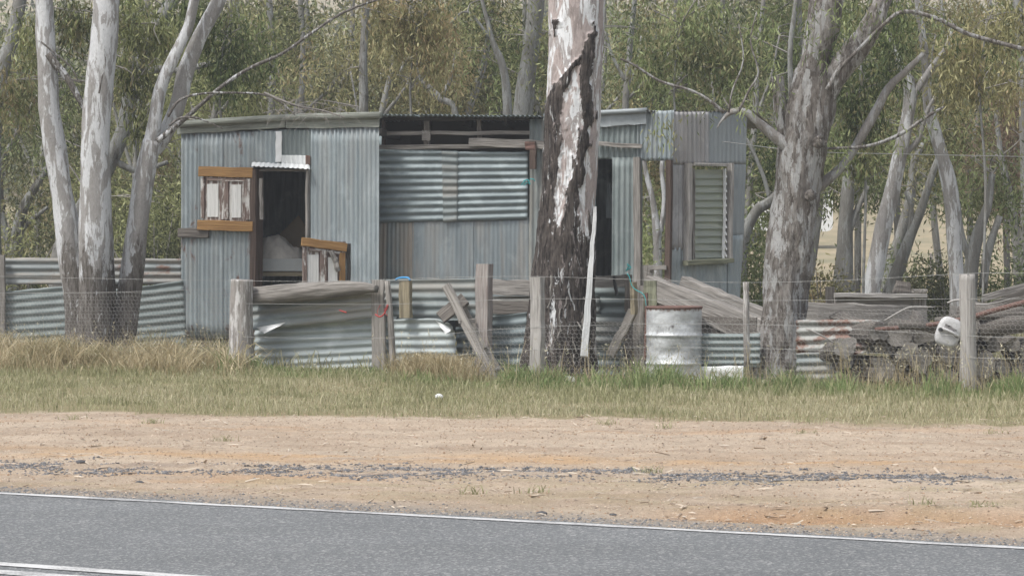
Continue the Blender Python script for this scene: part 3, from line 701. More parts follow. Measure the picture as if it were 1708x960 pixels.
def gum(label, D, limbs, crown=None, mat=B_FAR, lmat=LF_OLIVE, seed=0, ext=2.5, per=40, n=15, ln=.10, wd=.022, crad=(1.0, 1.0, .8), smooth_from=.8, lo=.12, spread=.26, extra=True, name="gum_tree", group=None, amt=.7, droop=.5):
    """a tree from its limbs as seen in the photo; the first limb stands on the ground"""
    b = limbs[0][0]; bx = (b[0] - CX) / FPX * D; base = float(gz(bx, D, False)) if D < 95 else 0
    g = thing(name, label, "tree", (bx, D, base), group)
    Ls = [pxl(D, l_) for l_ in limbs]
    if Ls[0][0][0][2] > base + .02:   # root the trunk
        top = Ls[0][0][0]; Ls[0] = ([np.array([bx, D, base - .05])] + Ls[0][0], [Ls[0][1][0] * 1.25] + Ls[0][1])
    tips = []; more = []
    if extra:
        for k, l_ in enumerate(Ls):
            if l_[0][-1][2] > EYE + (HY - 15) / FPX * D:
                e, t = top_extension(l_, ext, seed + k * 3, 3); more += e; tips += t
    limbs_obj("trunk", Ls + more, mat, g, base, smooth_from, seed, sides=12, seg=5, wob=.12, fine=.008, lo=lo, amt=amt)
    cs = [P(x, y, D + dz_) for x, y, dz_, *_ in (crown or [])]; rr = [(q[3], q[3], q[3] * .75) if len(q) > 3 else crad for q in (crown or [])]
    if tips: cs += list(tips); rr += [crad] * len(tips)
    if cs:
        C = blobs(cs, rr, n, seed + 5)
        # thin twigs reach towards the clumps
        A = Acc(); r = np.random.default_rng(seed)
        anch = np.vstack([np.array(l_[0]) for l_ in Ls + more])
        for c in cs:
            for _ in range(2):
                t = np.asarray(c) + r.normal(size=3) * .3; a = anch[np.argmin(np.linalg.norm(anch - t, axis=1))]
                m_ = a * .6 + t * .4 + np.array([r.normal() * .12, r.normal() * .1, .10]); m2 = a * .25 + t * .75 + np.array([r.normal() * .14, r.normal() * .1, .12])
                V2, F2, U2 = tube([a, m_, m2, t], [.011, .008, .006, .003], 4, 3, 0); A.add(V2, F2, U2)
        A.build("twigs", W_GREY, g, kind='stuff')
        foliage("crown", C, per, spread, ln, wd, lmat, g, seed=seed + 2, droop=droop)
    return g

# --- recognisable mid-distance gums (rows and columns read off the photo)
gum("grey-white gum leaning right, its trunk showing just above the shed roof behind the big trunk", 44,
    [[(866, 330, 34), (868, 240, 33), (872, 190, 32), (878, 130, 30), (888, 60, 27), (896, -15, 26)]],
    [(800, 40, .5), (840, 110, .8), (1040, 60, .8)], seed=41, lmat=LF_GREEN)
gum("slim dead grey trunk with black patches rising behind the left half of the shed roof", 46,
    [[(608, 330, 17), (607, 180, 16), (606, 110, 14), (608, 50, 14), (611, -15, 13)]], [(560, 120, .8), (650, 90, .6), (610, 30, .4)], seed=47, lmat=LF_YEL, lo=.4)
gum("gum with crooked dead fork behind the iron wall above the open gap of the roof", 50,
    [[(775, 330, 12), (760, 190, 11), (735, 165, 12), (708, 140, 12), (695, 110, 12), (680, 98, 9), (668, 120, 5)], [(735, 165, 8), (752, 130, 6), (760, 90, 4)], [(708, 140, 8), (690, 70, 6), (684, 20, 5), (690, -15, 5)]],
    [(700, 50, .5), (740, 90, .5), (660, 60, .5), (780, 30, .6)], seed=53, lmat=LF_YEL)
gum("thin dark-limbed gum arching over the corrugated roof edge", 43,
    [[(848, 330, 16), (846, 170, 15), (838, 110, 12), (822, 70, 9), (812, 30, 7), (800, -15, 6)], [(822, 70, 6), (780, 20, 4), (750, 40, 3)]],
    [(800, 20, .4), (830, 60, .5)], seed=57)
gum("grey gum with bent limb behind the left stems, top leaning right", 42,
    [[(105, 420, 40), (150, 330, 32), (185, 265, 28), (207, 215, 24), (215, 165, 26), (232, 110, 24), (250, 60, 22), (280, 15, 22), (298, -15, 20)], [(225, 130, 14), (262, 115, 12), (300, 118, 11), (352, 106, 10)], [(185, 265, 12), (230, 285, 10), (280, 270, 8)]],
    [(60, 120, .6), (120, 60, .6), (230, 30, .6), (40, 250, .8)], seed=61, lo=.3, lmat=LF_GREEN)
gum("pale grey trunk cut by the left edge of the photo", 41,
    [[(-10, 430, 26), (-12, 250, 24), (2, 130, 26), (22, 60, 24), (36, -15, 22)]], [(20, 180, .6), (-20, 80, .5)], seed=67, lmat=LF_DARK)
gum("leaning dark gum with dead forks behind the left end of the iron fence", 44,
    [[(22, 470, 26), (28, 400, 22), (38, 350, 18), (60, 310, 14), (90, 260, 8)], [(28, 390, 12), (55, 365, 8), (80, 345, 5)], [(22, 470, 12), (0, 300, 10), (30, 220, 9), (70, 150, 7), (110, 120, 5)]],
    [(40, 280, .4), (60, 200, .4), (20, 330, .6)], seed=71, lmat=LF_DARK, lo=.5)
gum("tall faint gum behind the shed left of the dead grey trunk", 56,
    [[(450, 330, 13), (452, 190, 12), (455, 90, 11), (448, -15, 10)], [(502, 300, 11), (503, 170, 10), (505, 80, 10), (500, -15, 9)]],
    [(480, 60, .5), (430, 130, .5), (530, 110, .5), (400, 60, .5)], seed=73, lmat=LF_OLIVE)
gum("multi-branched pale gum with curved limb right of the flaky trunk", 40,
    [[(1452, 500, 34), (1462, 440, 30), (1476, 370, 28), (1490, 310, 26), (1502, 250, 24), (1515, 190, 22), (1518, 150, 22), (1508, 115, 18)],
     [(1518, 150, 16), (1500, 100, 10), (1484, 60, 7), (1470, 20, 6), (1466, -15, 6)],
     [(1516, 170, 15), (1540, 135, 13), (1560, 105, 11), (1578, 80, 9), (1590, 40, 6)],
     [(1500, 262, 11), (1530, 235, 9), (1545, 190, 8), (1560, 160, 6)]],
    [(1420, 110, .5), (1460, 60, .5), (1540, 40, .5), (1600, 110, .5)], seed=79, lmat=LF_YEL, lo=.15, smooth_from=.5, mat=B_GUM)
gum("pale gum leaning left whose trunk bends at mid height near the right end", 41,
    [[(1598, 500, 26), (1592, 420, 25), (1588, 340, 24), (1578, 280, 24), (1560, 220, 20), (1548, 170, 16), (1545, 120, 15), (1538, 60, 13), (1530, -15, 12)]],
    [(1560, 60, .5), (1620, 150, .6), (1510, 20, .5)], seed=83, mat=B_GUM, lo=.15, smooth_from=.5)
gum("short dark-based gum standing at the edge of the straw paddock", 42,
    [[(1406, 480, 34), (1408, 430, 28), (1410, 380, 24), (1414, 330, 22), (1420, 270, 18), (1440, 200, 12)], [(1412, 400, 12), (1430, 350, 10), (1448, 310, 7)]],
    [(1420, 290, .5, .55), (1400, 240, .5, .6), (1450, 240, .5, .5), (1390, 300, .5, .4)], seed=89, lmat=LF_GREEN, lo=.2, smooth_from=.6, ext=1.5)
gum("leaning grey gum crossing the paddock view between the two pale gums", 43,
    [[(1482, 500, 24), (1498, 450, 20), (1516, 400, 18), (1536, 350, 15), (1552, 300, 12), (1570, 250, 9)], [(1516, 400, 10), (1520, 350, 8), (1510, 320, 6)]],
    [(1550, 280, .4, .5), (1580, 240, .4, .5), (1600, 200, .5, .6)], seed=97, lmat=LF_YEL)
gum("second leaning gum stem behind the stacked sleepers", 45,
    [[(1475, 480, 22), (1500, 400, 17), (1518, 330, 16), (1528, 260, 12), (1560, 220, 8)]], [(1500, 230, .5, .6), (1470, 190, .5, .6)], seed=101, lmat=LF_OLIVE)
gum("forked grey gum nearest the right edge beside the netted woodpile", 41.5,
    [[(1618, 490, 26), (1622, 430, 22), (1634, 380, 18), (1648, 340, 15), (1655, 290, 11)], [(1620, 440, 14), (1604, 390, 11), (1598, 340, 9)], [(1640, 480, 16), (1648, 420, 14), (1668, 360, 11)]],
    [(1650, 300, .4, .5), (1690, 330, .5, .5), (1620, 330, .4, .35)], seed=103, lmat=LF_GREEN, ext=1)
gum("red-brown leaved tree at the right edge behind the pale gums", 47,
    [[(1700, 470, 18), (1690, 360, 15), (1670, 260, 10), (1660, 180, 7)]],
    [(1660, 220, .5, .7), (1700, 260, .5, .7), (1690, 180, .5, .7), (1640, 280, .5, .6), (1710, 340, .5, .6), (1665, 310, .5, .5)], seed=107, lmat=LF_RED, n=24, extra=False)
gum("pale trunk at the upper right corner of the photo", 45,
    [[(1712, 420, 20), (1710, 250, 18), (1706, 100, 18), (1700, 20, 16), (1698, -15, 16)]], [(1690, 60, .5), (1650, 40, .5)], seed=109, lmat=LF_YEL)
gum("leaning gum behind the window end of the shed with a low pale bough", 42,
    [[(1235, 480, 22), (1240, 400, 20), (1262, 352, 18), (1285, 335, 16), (1308, 300, 12), (1320, 200, 10), (1318, 90, 9), (1330, -15, 8)], [(1262, 352, 9), (1240, 370, 7), (1218, 372, 5)], [(1285, 335, 8), (1272, 290, 7), (1250, 240, 6), (1238, 225, 4)]],
    [(1275, 370, .4, .35), (1262, 420, .3, .35), (1285, 270, .5, .4), (1230, 60, .6, .8), (1180, 80, .6, .8)], seed=113, lmat=LF_GREEN)
gum("tree with pale forked stems seen through the gap beside the louvre window", 42.5,
    [[(1098, 480, 15), (1097, 420, 15), (1095, 380, 14), (1088, 330, 10), (1078, 290, 8), (1070, 240, 6)], [(1098, 400, 10), (1104, 370, 9), (1108, 330, 8), (1104, 280, 8), (1112, 240, 6)]],
    [(1085, 330, 1.2, .5), (1095, 260, 1.2, .6), (1090, 400, 1.4, .45), (1160, 330, 1.3, .5), (1190, 370, 1.3, .5), (1170, 410, 1.3, .45)], seed=127, lmat=LF_GREEN, extra=False, mat=B_GUM)
gum("spindly gum in the scrub right of the big charred trunk", 47,
    [[(1045, 330, 12), (1043, 190, 12), (1046, 140, 11), (1052, 60, 9), (1060, -15, 8)], [(1046, 140, 7), (1020, 90, 5), (1010, 50, 4)], [(1043, 170, 6), (1100, 110, 5), (1140, 60, 4)]],
    [(1050, 50, .5), (1100, 70, .5), (1150, 30, .5), (1030, 130, .5, .6)], seed=131, lmat=LF_GREEN)

# --- more distant trees, filling the bush
r = np.random.default_rng(99)
specs = [(-60, 62), (60, 58), (150, 66), (235, 55), (300, 62), (365, 52), (430, 68), (520, 60), (570, 72), (640, 56), (690, 64), (760, 58), (820, 70), (880, 60), (950, 66), (1010, 54), (1090, 58), (1140, 70), (1190, 62), (1240, 54), (1300, 64), (1350, 56), (1430, 66), (1500, 60), (1570, 70), (1620, 56), (1680, 64), (1750, 58)]
where = ["at the far left edge", "behind the left stem of the triple gum", "behind the middle stem of the triple gum", "between the triple gum's right stems", "behind the left corner of the shed roof", "above the orange-railed door", "above the white strip on the shed wall", "left of the slim dead trunk", "just left of the slim dead trunk, farther off", "right of the slim dead trunk", "above the start of the wavy roof edge", "above the middle of the wavy roof edge", "above the roof, left of the leaning grey trunk", "directly behind the leaning grey trunk", "behind the top of the big charred trunk", "just right of the big charred trunk", "above the lead-flashed roof part", "above the gap beside the window, far off", "above the louvre window", "above the right corner of the shed", "behind the stub branch of the flaky trunk", "behind the fork of the flaky trunk", "between the fork and the curved pale limb", "behind the multi-branched pale gum", "behind the bent pale gum, far off", "right of the bent pale gum", "behind the red-brown tree", "at the far right edge"]
tints = [LF_OLIVE, LF_GREEN, LF_YEL, LF_GREEN, LF_GREEN]
tn = {LF_OLIVE: "olive", LF_GREEN: "green", LF_YEL: "yellowish"}
for k, ((x, D), wh) in enumerate(zip(specs, where)):
    lm = tints[int(r.integers(0, 5))]
    if 540 < x < 900: lm = LF_YEL if k % 3 == 0 else LF_OLIVE
    if x < 300: lm = LF_OLIVE if k % 2 else LF_DARK
    jx = r.normal() * 14; lean = r.normal() * 30
    low = 380 if x < 320 else (300 if x < 1250 else 330)
    cr = []
    for q in range(8):
        cr.append((x + lean + r.uniform(-85, 85), r.uniform(10, low), r.uniform(-.2, 2.6), r.uniform(.5, 1.0)))
    if x < 320: cr += [(x + r.uniform(-60, 60), r.uniform(330, 430), r.uniform(-1, 1), .8) for _ in range(3)]
    gum(f"{tn.get(lm, 'dark')} bushy gum in the background bush {wh}", D,
        [[(x, 480, 12), (x + jx, 330, 11), (x + jx + lean * .3, 200, 10), (x + lean * .7, 100, 8), (x + lean, -15, 7)], [(x + jx, 300, 7), (x - 40, 200, 5), (x - 55, 120, 3)], [(x + jx + lean * .3, 200, 7), (x + 45, 130, 4), (x + 60, 60, 3)]],
        cr, seed=200 + k * 7, lmat=lm, n=30, per=36, mat=B_STEM, ln=.125, wd=.034, spread=.36, ext=2.0, droop=.35)

for k, (x, D, cr_, lm, lb) in enumerate([
    (372, 40.5, [(350, 40, 0, .5), (410, 70, 0, .45), (385, 120, 0, .35), (330, 20, 0, .4)], LF_GREEN, "leafy sapling hanging over the left part of the shed roof"),
    (690, 41, [(680, 60, 0, .45), (730, 100, 0, .4), (650, 20, 0, .4), (720, 30, 0, .35)], LF_YEL, "yellowish sapling behind the first wavy roof sheets"),
    (1130, 40.5, [(1130, 60, 0, .5), (1180, 110, 0, .45), (1090, 100, 0, .4), (1160, 20, 0, .5), (1225, 90, 0, .4)], LF_GREEN, "bright leafy sapling hanging behind the brown roof sheets"),
    (1440, 39, [(1440, 190, 0, .3), (1405, 150, 0, .3), (1470, 110, 0, .35), (1425, 250, 0, .25), (1480, 30, 0, .4)], LF_GREEN, "green sapling right of the flaky trunk's fork"),
    (1640, 39, [(1620, 70, 0, .45), (1670, 130, 0, .4), (1590, 130, 0, .3), (1690, 30, 0, .5)], LF_YEL, "yellow-leaved sapling above the round grey post"),
    (225, 40, [(230, 120, 0, .3), (215, 40, 0, .35), (270, 60, 0, .3), (60, 60, 0, .3), (120, 30, 0, .35), (20, 160, 0, .35), (245, 200, 0, .25)], LF_OLIVE, "olive sapling seen between the stems of the triple gum")]):
    gum(lb, D, [[(x, 470, 5), (x + 4, 300, 5), (x - 6, 150, 4), (x + 6, 40, 3)]], cr_, seed=700 + k, lmat=lm, n=26, per=34, ln=.11, wd=.022, spread=.20, extra=False, droop=.8, name="sapling")

# --- scrub and shrubs behind the shed and at the right
def shrub(label, x, y, D, R, lm, seed, n=26, h=1.0, name="shrub"):
    bx = (x - CX) / FPX * D; g = thing(name, label, "shrub", (bx, D, 0.05))
    ztop = EYE - (y - HY) / FPX * D; cz = max(.3, ztop * .5); r = np.random.default_rng(seed)
    A = Acc()
    for _ in range(7):
        t = np.array([bx + r.normal() * R * .5, D + r.normal() * R * .3, ztop * r.uniform(.6, .95)])
        V2, F2, U2 = tube([(bx + r.normal() * .05, D, 0), ((bx + t[0]) / 2, D, t[2] * .5), t], [.02, .014, .005], 5, 4, 0); A.add(V2, F2, U2)
    A.build("stem", W_GREY, g)
    foliage("foliage", blobs([(bx, D, cz), (bx - R * .4, D + .3, cz * .8), (bx + R * .4, D - .2, cz * .9)], [(R, R * .7, cz)] * 3, n, seed), 42, .2, .09, .022, lm, g, seed=seed, droop=.3)
shrub("low green shrub beside the right end of the shed", 1268, 400, 39.5, .35, LF_GREEN, 301)
shrub("bushy green shrub right of the sleepers at the paddock edge", 1530, 400, 44, .55, LF_GREEN, 303)
shrub("dark green shrub behind the round post at right", 1580, 415, 43, .5, LF_DARK, 304)
shrub("green shrub at the right edge below the red-brown tree", 1685, 395, 44, .6, LF_GREEN, 305)
shrub("small dry shrub between the flaky trunk and the dark-based gum", 1372, 440, 41, .3, LF_YEL, 306)
shrub("tall dark shrub between the triple gum and the shed corner", 262, 330, 43, .6, LF_DARK, 307)
shrub("dark scrub behind the left end of the iron fence", 60, 370, 46, .9, LF_DARK, 308, 34)
shrub("olive shrub behind the middle of the left iron fence", 190, 390, 45, .7, LF_OLIVE, 309, 30)
shrub("green shrub seen through the shed opening", 1090, 350, 43, .6, LF_GREEN, 310, 30)
shrub("olive scrub seen through the louvre window", 1180, 330, 44, .7, LF_OLIVE, 311, 34)
shrub("sparse scrub at the left edge of the photo", -5, 350, 43, .6, LF_OLIVE, 312, 24)
# far-off wood on the hill
r = np.random.default_rng(5); n = 5200
fx = r.uniform(-46, 46, n); fd = r.uniform(164, 230, n) ; fx = fx * fd / 180
fz = hz(fx, fd) + r.uniform(.0, 1, n) ** .7 * 6.5
keep = fbm(fx * .18, fd * .06, 8) + .12 * (7 - (fz - hz(fx, fd))) / 7 > .33
foliage("distant_woodland", np.stack([fx, fd, fz], 1)[keep], 22, 1.3, .75, .33, [LF_OLIVE], seed=9, droop=.3, kind='stuff')
n = 2600; fx = r.uniform(-13, 9.5, n); fd = r.uniform(74, 92, n); fz = r.uniform(.2, 10.5, n)
dens = fbm(fx * .6, fz * .6, 18)
keep = (dens > .47) & ~((fx > 5.5) & (fz < 2.6))
foliage("background_scrub", np.stack([fx, fd, fz], 1)[keep], 40, .55, .17, .06, [LF_DARK], seed=10, droop=.5, kind='stuff')  # dark leaves put the shade of the foliage gaps into the leaf colour

# ------------------------------------------------------------------ the shed
WL = Plane((303, 38.3), (632, 36.9)); WM = Plane((628, 37.3), (905, 36.95)); WR = Plane((880, 37.0), (1112, 36.5)); WW = Plane((1108, 36.5), (1247, 37.3))
shed = thing("shed", "long patched corrugated iron shed with open doorway and louvre window", "shed", (WM.pt(760, 560)[0], 37.2, .1))
SP = 8.0 * 0.96
def nc(x0, x1, s=SP): return abs(x1 - x0) / s
# left wall, vertical iron
def wall_sheet(x0, x1, y0, y1, mat, pl=WL, off=0.0, seed=0, y0b=None, y1b=None, s=SP, **k):
    return psheet("corrugated_sheet", pl, [(x0, y0), (x1, y0b or y0), (x1, y1b or y1), (x0, y1)], nc(x0, x1, s), mat, shed, off, 'v', seed=seed, **k)
wall_sheet(303, 333, 222, 560, G_BLUE_SPOT, seed=1, y1b=562)
wall_sheet(331, 372, 221, 562, G_BLUE, seed=2, off=.006, y1b=564)
wall_sheet(370, 424, 219, 564, G_BLUE_SPOT, seed=3, off=.002, y1b=562)
wall_sheet(422, 466, 218, 277, G_BLUE, seed=4, off=.008)
wall_sheet(464, 520, 216, 276, G_GREEN, seed=5, off=.004)
wall_sheet(515, 562, 213, 566, G_BLUE, seed=6, off=.010)
wall_sheet(560, 600, 212, 566, G_BLUE, seed=7, off=.003)
wall_sheet(598, 633, 211, 568, G_BLUE, seed=8, off=.009)
nW = WL.n3()
beam("flashing_strip", WL.pt(465, 219, .03), WL.pt(465, 270, .03), .085, .006, M_WHITE, shed, nW)
psheet("corrugated_sheet", WL, [(470, 259), (511, 260), (511, 275), (470, 274)], 5.2, G_WHITE, shed, .026, 'v', seed=11)
psheet("corrugated_sheet", WL, [(510, 259), (518, 260), (518, 275), (510, 275)], 1, G_RUSTY, shed, .03, 'v', seed=12)
A = Acc(); 
V2, F2, U2 = sheet_data(WL.pt(420, 270, .03), WL.pt(516, 275, .03), WL.pt(517, 282, .14), WL.pt(419, 277, .14), 12, 'v', amp=.006, seed=2); A.add(V2, F2, U2); A.build("door_hood", G_WHITE, shed, smooth=True)
# fascia boards and gutter
beam("fascia_board", WL.pt(296, 216, .03), WL.pt(477, 205, .03), .115, .025, W_FASCIA, shed, nW)
beam("fascia_board", WL.pt(477.6, 205, .03), WL.pt(633, 203, .03), .125, .025, W_FASCIA, shed, nW)
def gutter(pl, pa, pb, rad, off, mat):
    a, b = pl.pt(*pa, off), pl.pt(*pb, off); V2, F2, U2 = tube([a, (a + b) / 2 + [0, 0, .004], b], [rad] * 3, 10, 4, .03, 3); obj("gutter", V2, F2, mat, shed, uv=U2, smooth=True)
gutter(WL, (297, 207), (478, 196), .040, .075, W_FASCIA); gutter(WL, (478.4, 196), (636, 192), .041, .075, W_FASCIA)
# door frame
beam("door_jamb", WL.pt(428, 282, -.01), WL.pt(427, 560, -.01), .085, .16, W_BROWN, shed, nW)
beam("door_jamb", WL.pt(514.6, 283, .012), WL.pt(514.6, 500, .012), .03, .1, W_GREY, shed, nW)
beam("door_head", WL.pt(436, 284, .0), WL.pt(513, 284.5, .0), .03, .09, W_DARK, shed, nW)
beam("door_stop", WL.pt(436, 297, .03), WL.pt(436, 366, .03), .045, .03, W_GREY, shed, nW)
beam("cleat_board", WL.pt(298, 388, .035), WL.pt(348, 388, .035), .115, .035, W_DARK, shed, nW)
# upper half of the stable door, swung open flat on the wall
door = thing("tmp", None, None, ORI[shed.name]); bpy.data.objects.remove(door)
def part_group(name, p): # an intermediate part (Empty-free): first mesh of the part carries the rest
    return p
def door_leaf(pl, x0, x1, y0, y1, off, slope=0.0, top=20, bot=18, low=True, tag=None, orange_side=False):
    def q(x, y, o=0): return pl.pt(x, y + slope * (x - x0), off + o)
    n = pl.n3()
    V2, F2, U2 = beam_data(q((x0 + x1) / 2 - .01, y0 + 3), q((x0 + x1) / 2, y1 - 2), (x1 - x0 - 3) / FPX * 37.5 * 1.03, .02, n, seg=4, rough=.001)
    d = obj("door_leaf", V2, F2, W_PEEL, shed, uv=U2, label=tag)
    beam("door_rail", q(x0, y0 + top / 2, .03), q(x1, y0 + top / 2, .03), (top - 2) / FPX * 37.5, .03, W_ORANGE, d, n, rough=.002)
    if low: beam("door_rail", q(x0 - 2, y1 - bot / 2, .03), q(x1, y1 - bot / 2, .03), (bot - 1) / FPX * 37.5, .03, W_ORANGE, d, n, rough=.002)
    ya, yb = y0 + top + 3, (y1 - bot - 2 if low else y1)
    wx = (x1 - x0)
    for a, b_ in ((.03, .11), (.41, .56), (.84, .97)):
        m = W_PEEL if not (orange_side and a > .8) else W_ORANGE
        beam("door_stile", q(x0 + wx * (a + b_) / 2, ya - 2, .022), q(x0 + wx * (a + b_) / 2, yb, .022), wx * (b_ - a) / FPX * 37.5, .022, m, d, n, rough=.0015)
    beam("door_stile", q(x0 + wx * .15, ya, .021), q(x0 + wx * .86, ya, .021), 5 / FPX * 37.5, .02, W_PEEL, d, n, rough=.001)
    for a, b_ in ((.125, .385), (.585, .80)):
        beam("door_panel", q(x0 + wx * (a + b_) / 2, ya + 8, .015), q(x0 + wx * (a + b_) / 2, yb - 3, .015), wx * (b_ - a) / FPX * 37.5, .012, W_WHITE, d, n, rough=.0008)
    return d
door_leaf(WL, 332, 422, 276, 384, .04, .03, 19, 18, tag="upper half of the stable door, folded back on the wall")
WD = Plane((500, 37.0), (590, 37.25))
d2_ = door_leaf(WD, 503, 578, 395, 505, .12, .13, 16, 0, False, tag="lower half of the stable door, hanging open", orange_side=True)
beam("brace", WD.pt(552, 418, .19), WD.pt(565, 452, .19), .055, .03, W_GREY, d2_, WD.n3())
beam("door_edge", WD.pt(582.5, 406, .10), WD.pt(582.5, 505, .10), .065, .05, M_BLACKISH, d2_, WD.n3())
# middle section
def mB(nm, a, b, wd_, th_, m, off=0.0, pl=WM, **k): return beam(nm, pl.pt(*a, off), pl.pt(*b, off), wd_, th_, m, shed, pl.n3(), **k)
mB("wall_batten", (632, 222), (884, 221), .045, .04, W_GREY)
mB("wall_plate", (630, 246), (884, 243), .05, .06, W_GREY, .0)
mB("stud", (712, 200), (712, 243), .065, .07, W_DARK, -.06)
mB("stud", (800, 200), (800, 238), .05, .07, W_DARK, -.06); mB("stud", (640, 200), (640, 246), .04, .06, W_BROWN, -.06)
mB("stud", (704, 226), (718, 226), .12, .03, W_GREY, .02)
mB("header_plank", (782, 237), (908, 241), .10, .035, W_GREY, .06)
mB("gap_shade_board", (640, 225), (930, 225), .36, .02, M_BLACKISH, -.75); mB("rafter_plate", (632, 198), (905, 198), .05, .05, M_BLACKISH, -.05)  # set-back blackish board added to put shade into the open gap under the roof
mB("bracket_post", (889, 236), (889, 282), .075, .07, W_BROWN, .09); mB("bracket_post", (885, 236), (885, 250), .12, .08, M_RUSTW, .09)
psheet("corrugated_sheet", WM, [(629, 252), (764, 252), (764, 368), (628, 372)], 9.6, G_DARK, shed, .02, 'h', amp=.0105, seed=21, dent=.008, lseg=30)
psheet("corrugated_sheet", WM, [(760, 253), (881, 253), (880, 365), (761, 369)], 9.6, G_DARK, shed, .026, 'h', amp=.0105, seed=21, dent=.010, lseg=30)
psheet("corrugated_sheet", WM, [(737, 252), (764, 254), (763, 369), (739, 371)], 9.6, G_MID, shed, .036, 'h', amp=.0105, seed=21, dent=.010, lseg=6)
psheet("corrugated_sheet", WM, [(628, 362), (690, 362), (690, 520), (625, 520)], 9, G_TAN, shed, -.004, 'v', amp=.004, seed=24)
psheet("corrugated_sheet", WM, [(688, 362), (790, 362), (790, 520), (688, 520)], 14, G_LOW, shed, .0, 'v', amp=.0018, seed=25)
psheet("corrugated_sheet", WM, [(788, 362), (882, 362), (882, 520), (788, 520)], 13, G_LOW, shed, -.005, 'v', amp=.0020, seed=28)
psheet("corrugated_sheet", WM, [(883, 198), (912, 198), (912, 520), (881, 520)], 3.2, G_MID, shed, .01, 'v', amp=.010, seed=29)
psheet("corrugated_sheet", WR, [(905, 198), (996, 190), (996, 265), (905, 265)], 9, G_MID, shed, .01, 'v', amp=.009, seed=30)
psheet("corrugated_sheet", WR, [(905, 262), (994, 262), (992, 520), (905, 520)], 9, G_DARK, shed, .012, 'v', amp=.009, seed=31)
# right section
psheet("corrugated_sheet", WR, [(994, 205), (1066, 203), (1066, 266), (994, 265)], 8, G_GREEN, shed, .006, 'v', seed=33)
psheet("corrugated_sheet", WR, [(1022, 262), (1060, 262), (1058, 520), (1020, 520)], 4.2, G_GREEN, shed, .012, 'v', amp=.010, seed=34)
psheet("corrugated_sheet", WR, [(1063, 186), (1124, 184), (1122, 268), (1063, 268)], 7.5, G_BLUE, shed, .014, 'v', seed=35)
V2, F2, U2 = beam_data(WR.pt(999, 200, .05), WR.pt(1078, 195, .05), .17, .012, WR.n3(), seg=8, rough=.004); obj("flashing_strip", V2, F2, G_FLAT, shed, uv=U2)
gutter(WR, (908, 194), (1079, 184), .032, .08, G_FLAT)
beam("header_plank", WR.pt(994, 239, .06), WR.pt(1071, 244, .06), .05, .035, W_GREY, shed, WR.n3())
beam("door_post", WR.pt(1064, 262, .03), WR.pt(1063, 520, .03), .085, .06, W_GREY, shed, WR.n3())
beam("door_post", WR.pt(1116, 267, .0), WR.pt(1114, 520, .0), .065, .09, W_BROWN, shed, WR.n3())
beam("wall_panel", WR.pt(1078, 442, .0), WR.pt(1078, 520, .0), .17, .03, W_GREY, shed, WR.n3()); beam("wall_panel", WR.pt(1094, 466, .02), WR.pt(1094, 520, .02), .14, .03, W_DARK, shed, WR.n3())
beam("cross_rail", WR.pt(1082, 446, .05), WR.pt(1112, 446, .05), .05, .05, W_GREY, shed, WR.n3())
# window wall
def ws(x0, x1, y0, y1, m, off, s, amp=.006, x0b=None, x1b=None, k=7.2):
    psheet("corrugated_sheet", WW, [(x0, y0), (x1, y0), (x1b or x1, y1), (x0b or x0, y1)], nc(x0, x1, k), m, shed, off, 'v', amp=amp, seed=s)
ws(1120, 1150, 270, 416, G_LAV, .006, 41, .008); ws(1118, 1150, 412, 520, G_BLUE, .0, 42, .007)
ws(1122, 1183, 186, 274, G_LAV, .012, 43, .008); ws(1181, 1246, 187, 274, G_FLAT, .005, 44, .004, x1b=1244)
ws(1216, 1244, 270, 396, G_FLAT, .0, 45, .004, x1b=1240); ws(1214, 1240, 392, 520, G_BLUE, .008, 46, .006, x1b=1233); ws(1147, 1218, 436, 520, G_BLUE, .002, 47, .006)
win = beam("window", WW.pt(1183, 277, .05), WW.pt(1183, 272, .05), 74 / FPX * 37, .09, W_PALE, shed, WW.n3(), label="louvre window with grey timber frame and green sill")
beam("frame", WW.pt(1147, 272, .04), WW.pt(1147, 438, .04), .055, .10, W_PALE, win, WW.n3()); beam("frame", WW.pt(1153.5, 280, .02), WW.pt(1153.5, 433, .02), .018, .06, W_GREY, win, WW.n3())
beam("frame", WW.pt(1218, 272, .04), WW.pt(1216, 436, .04), .036, .10, W_PALE, win, WW.n3())
beam("sill", WW.pt(1143, 438, .09), WW.pt(1220, 434, .09), .055, .10, W_GREEN, win, WW.n3())
beam("louvre_track", WW.pt(1209, 281, .03), WW.pt(1207, 432, .03), .022, .03, M_WHITE, win, WW.n3()); beam("louvre_track", WW.pt(1157, 281, .01), WW.pt(1157, 432, .01), .014, .03, W_GREY, win, WW.n3())
nb = 13; n_ = WW.n3()
for k in range(nb):
    y = 286 + k * (145 / (nb - 1)) * .995; a = WW.pt(1158, y + 4, .0); b_ = WW.pt(1207, y + 4 - .3, .0)
    d_ = np.array([0, 0, .052]) - n_ * .022
    V2 = np.array([a - d_, b_ - d_, b_ + d_, a + d_]); V2 = np.vstack([V2, V2 - n_ * .005])
    F2 = np.array([[0, 1, 2, 3], [7, 6, 5, 4], [0, 4, 5, 1], [1, 5, 6, 2], [2, 6, 7, 3], [3, 7, 4, 0]])
    obj("louvre_blade", V2, [F2], M_GLASS, win)
    beam("louvre_clip", b_ + d_ * .9 + n_ * .02, b_ - d_ * .9 + n_ * .035, .012, .012, M_WHITE, win, WW.n3(), seg=1, rough=0)
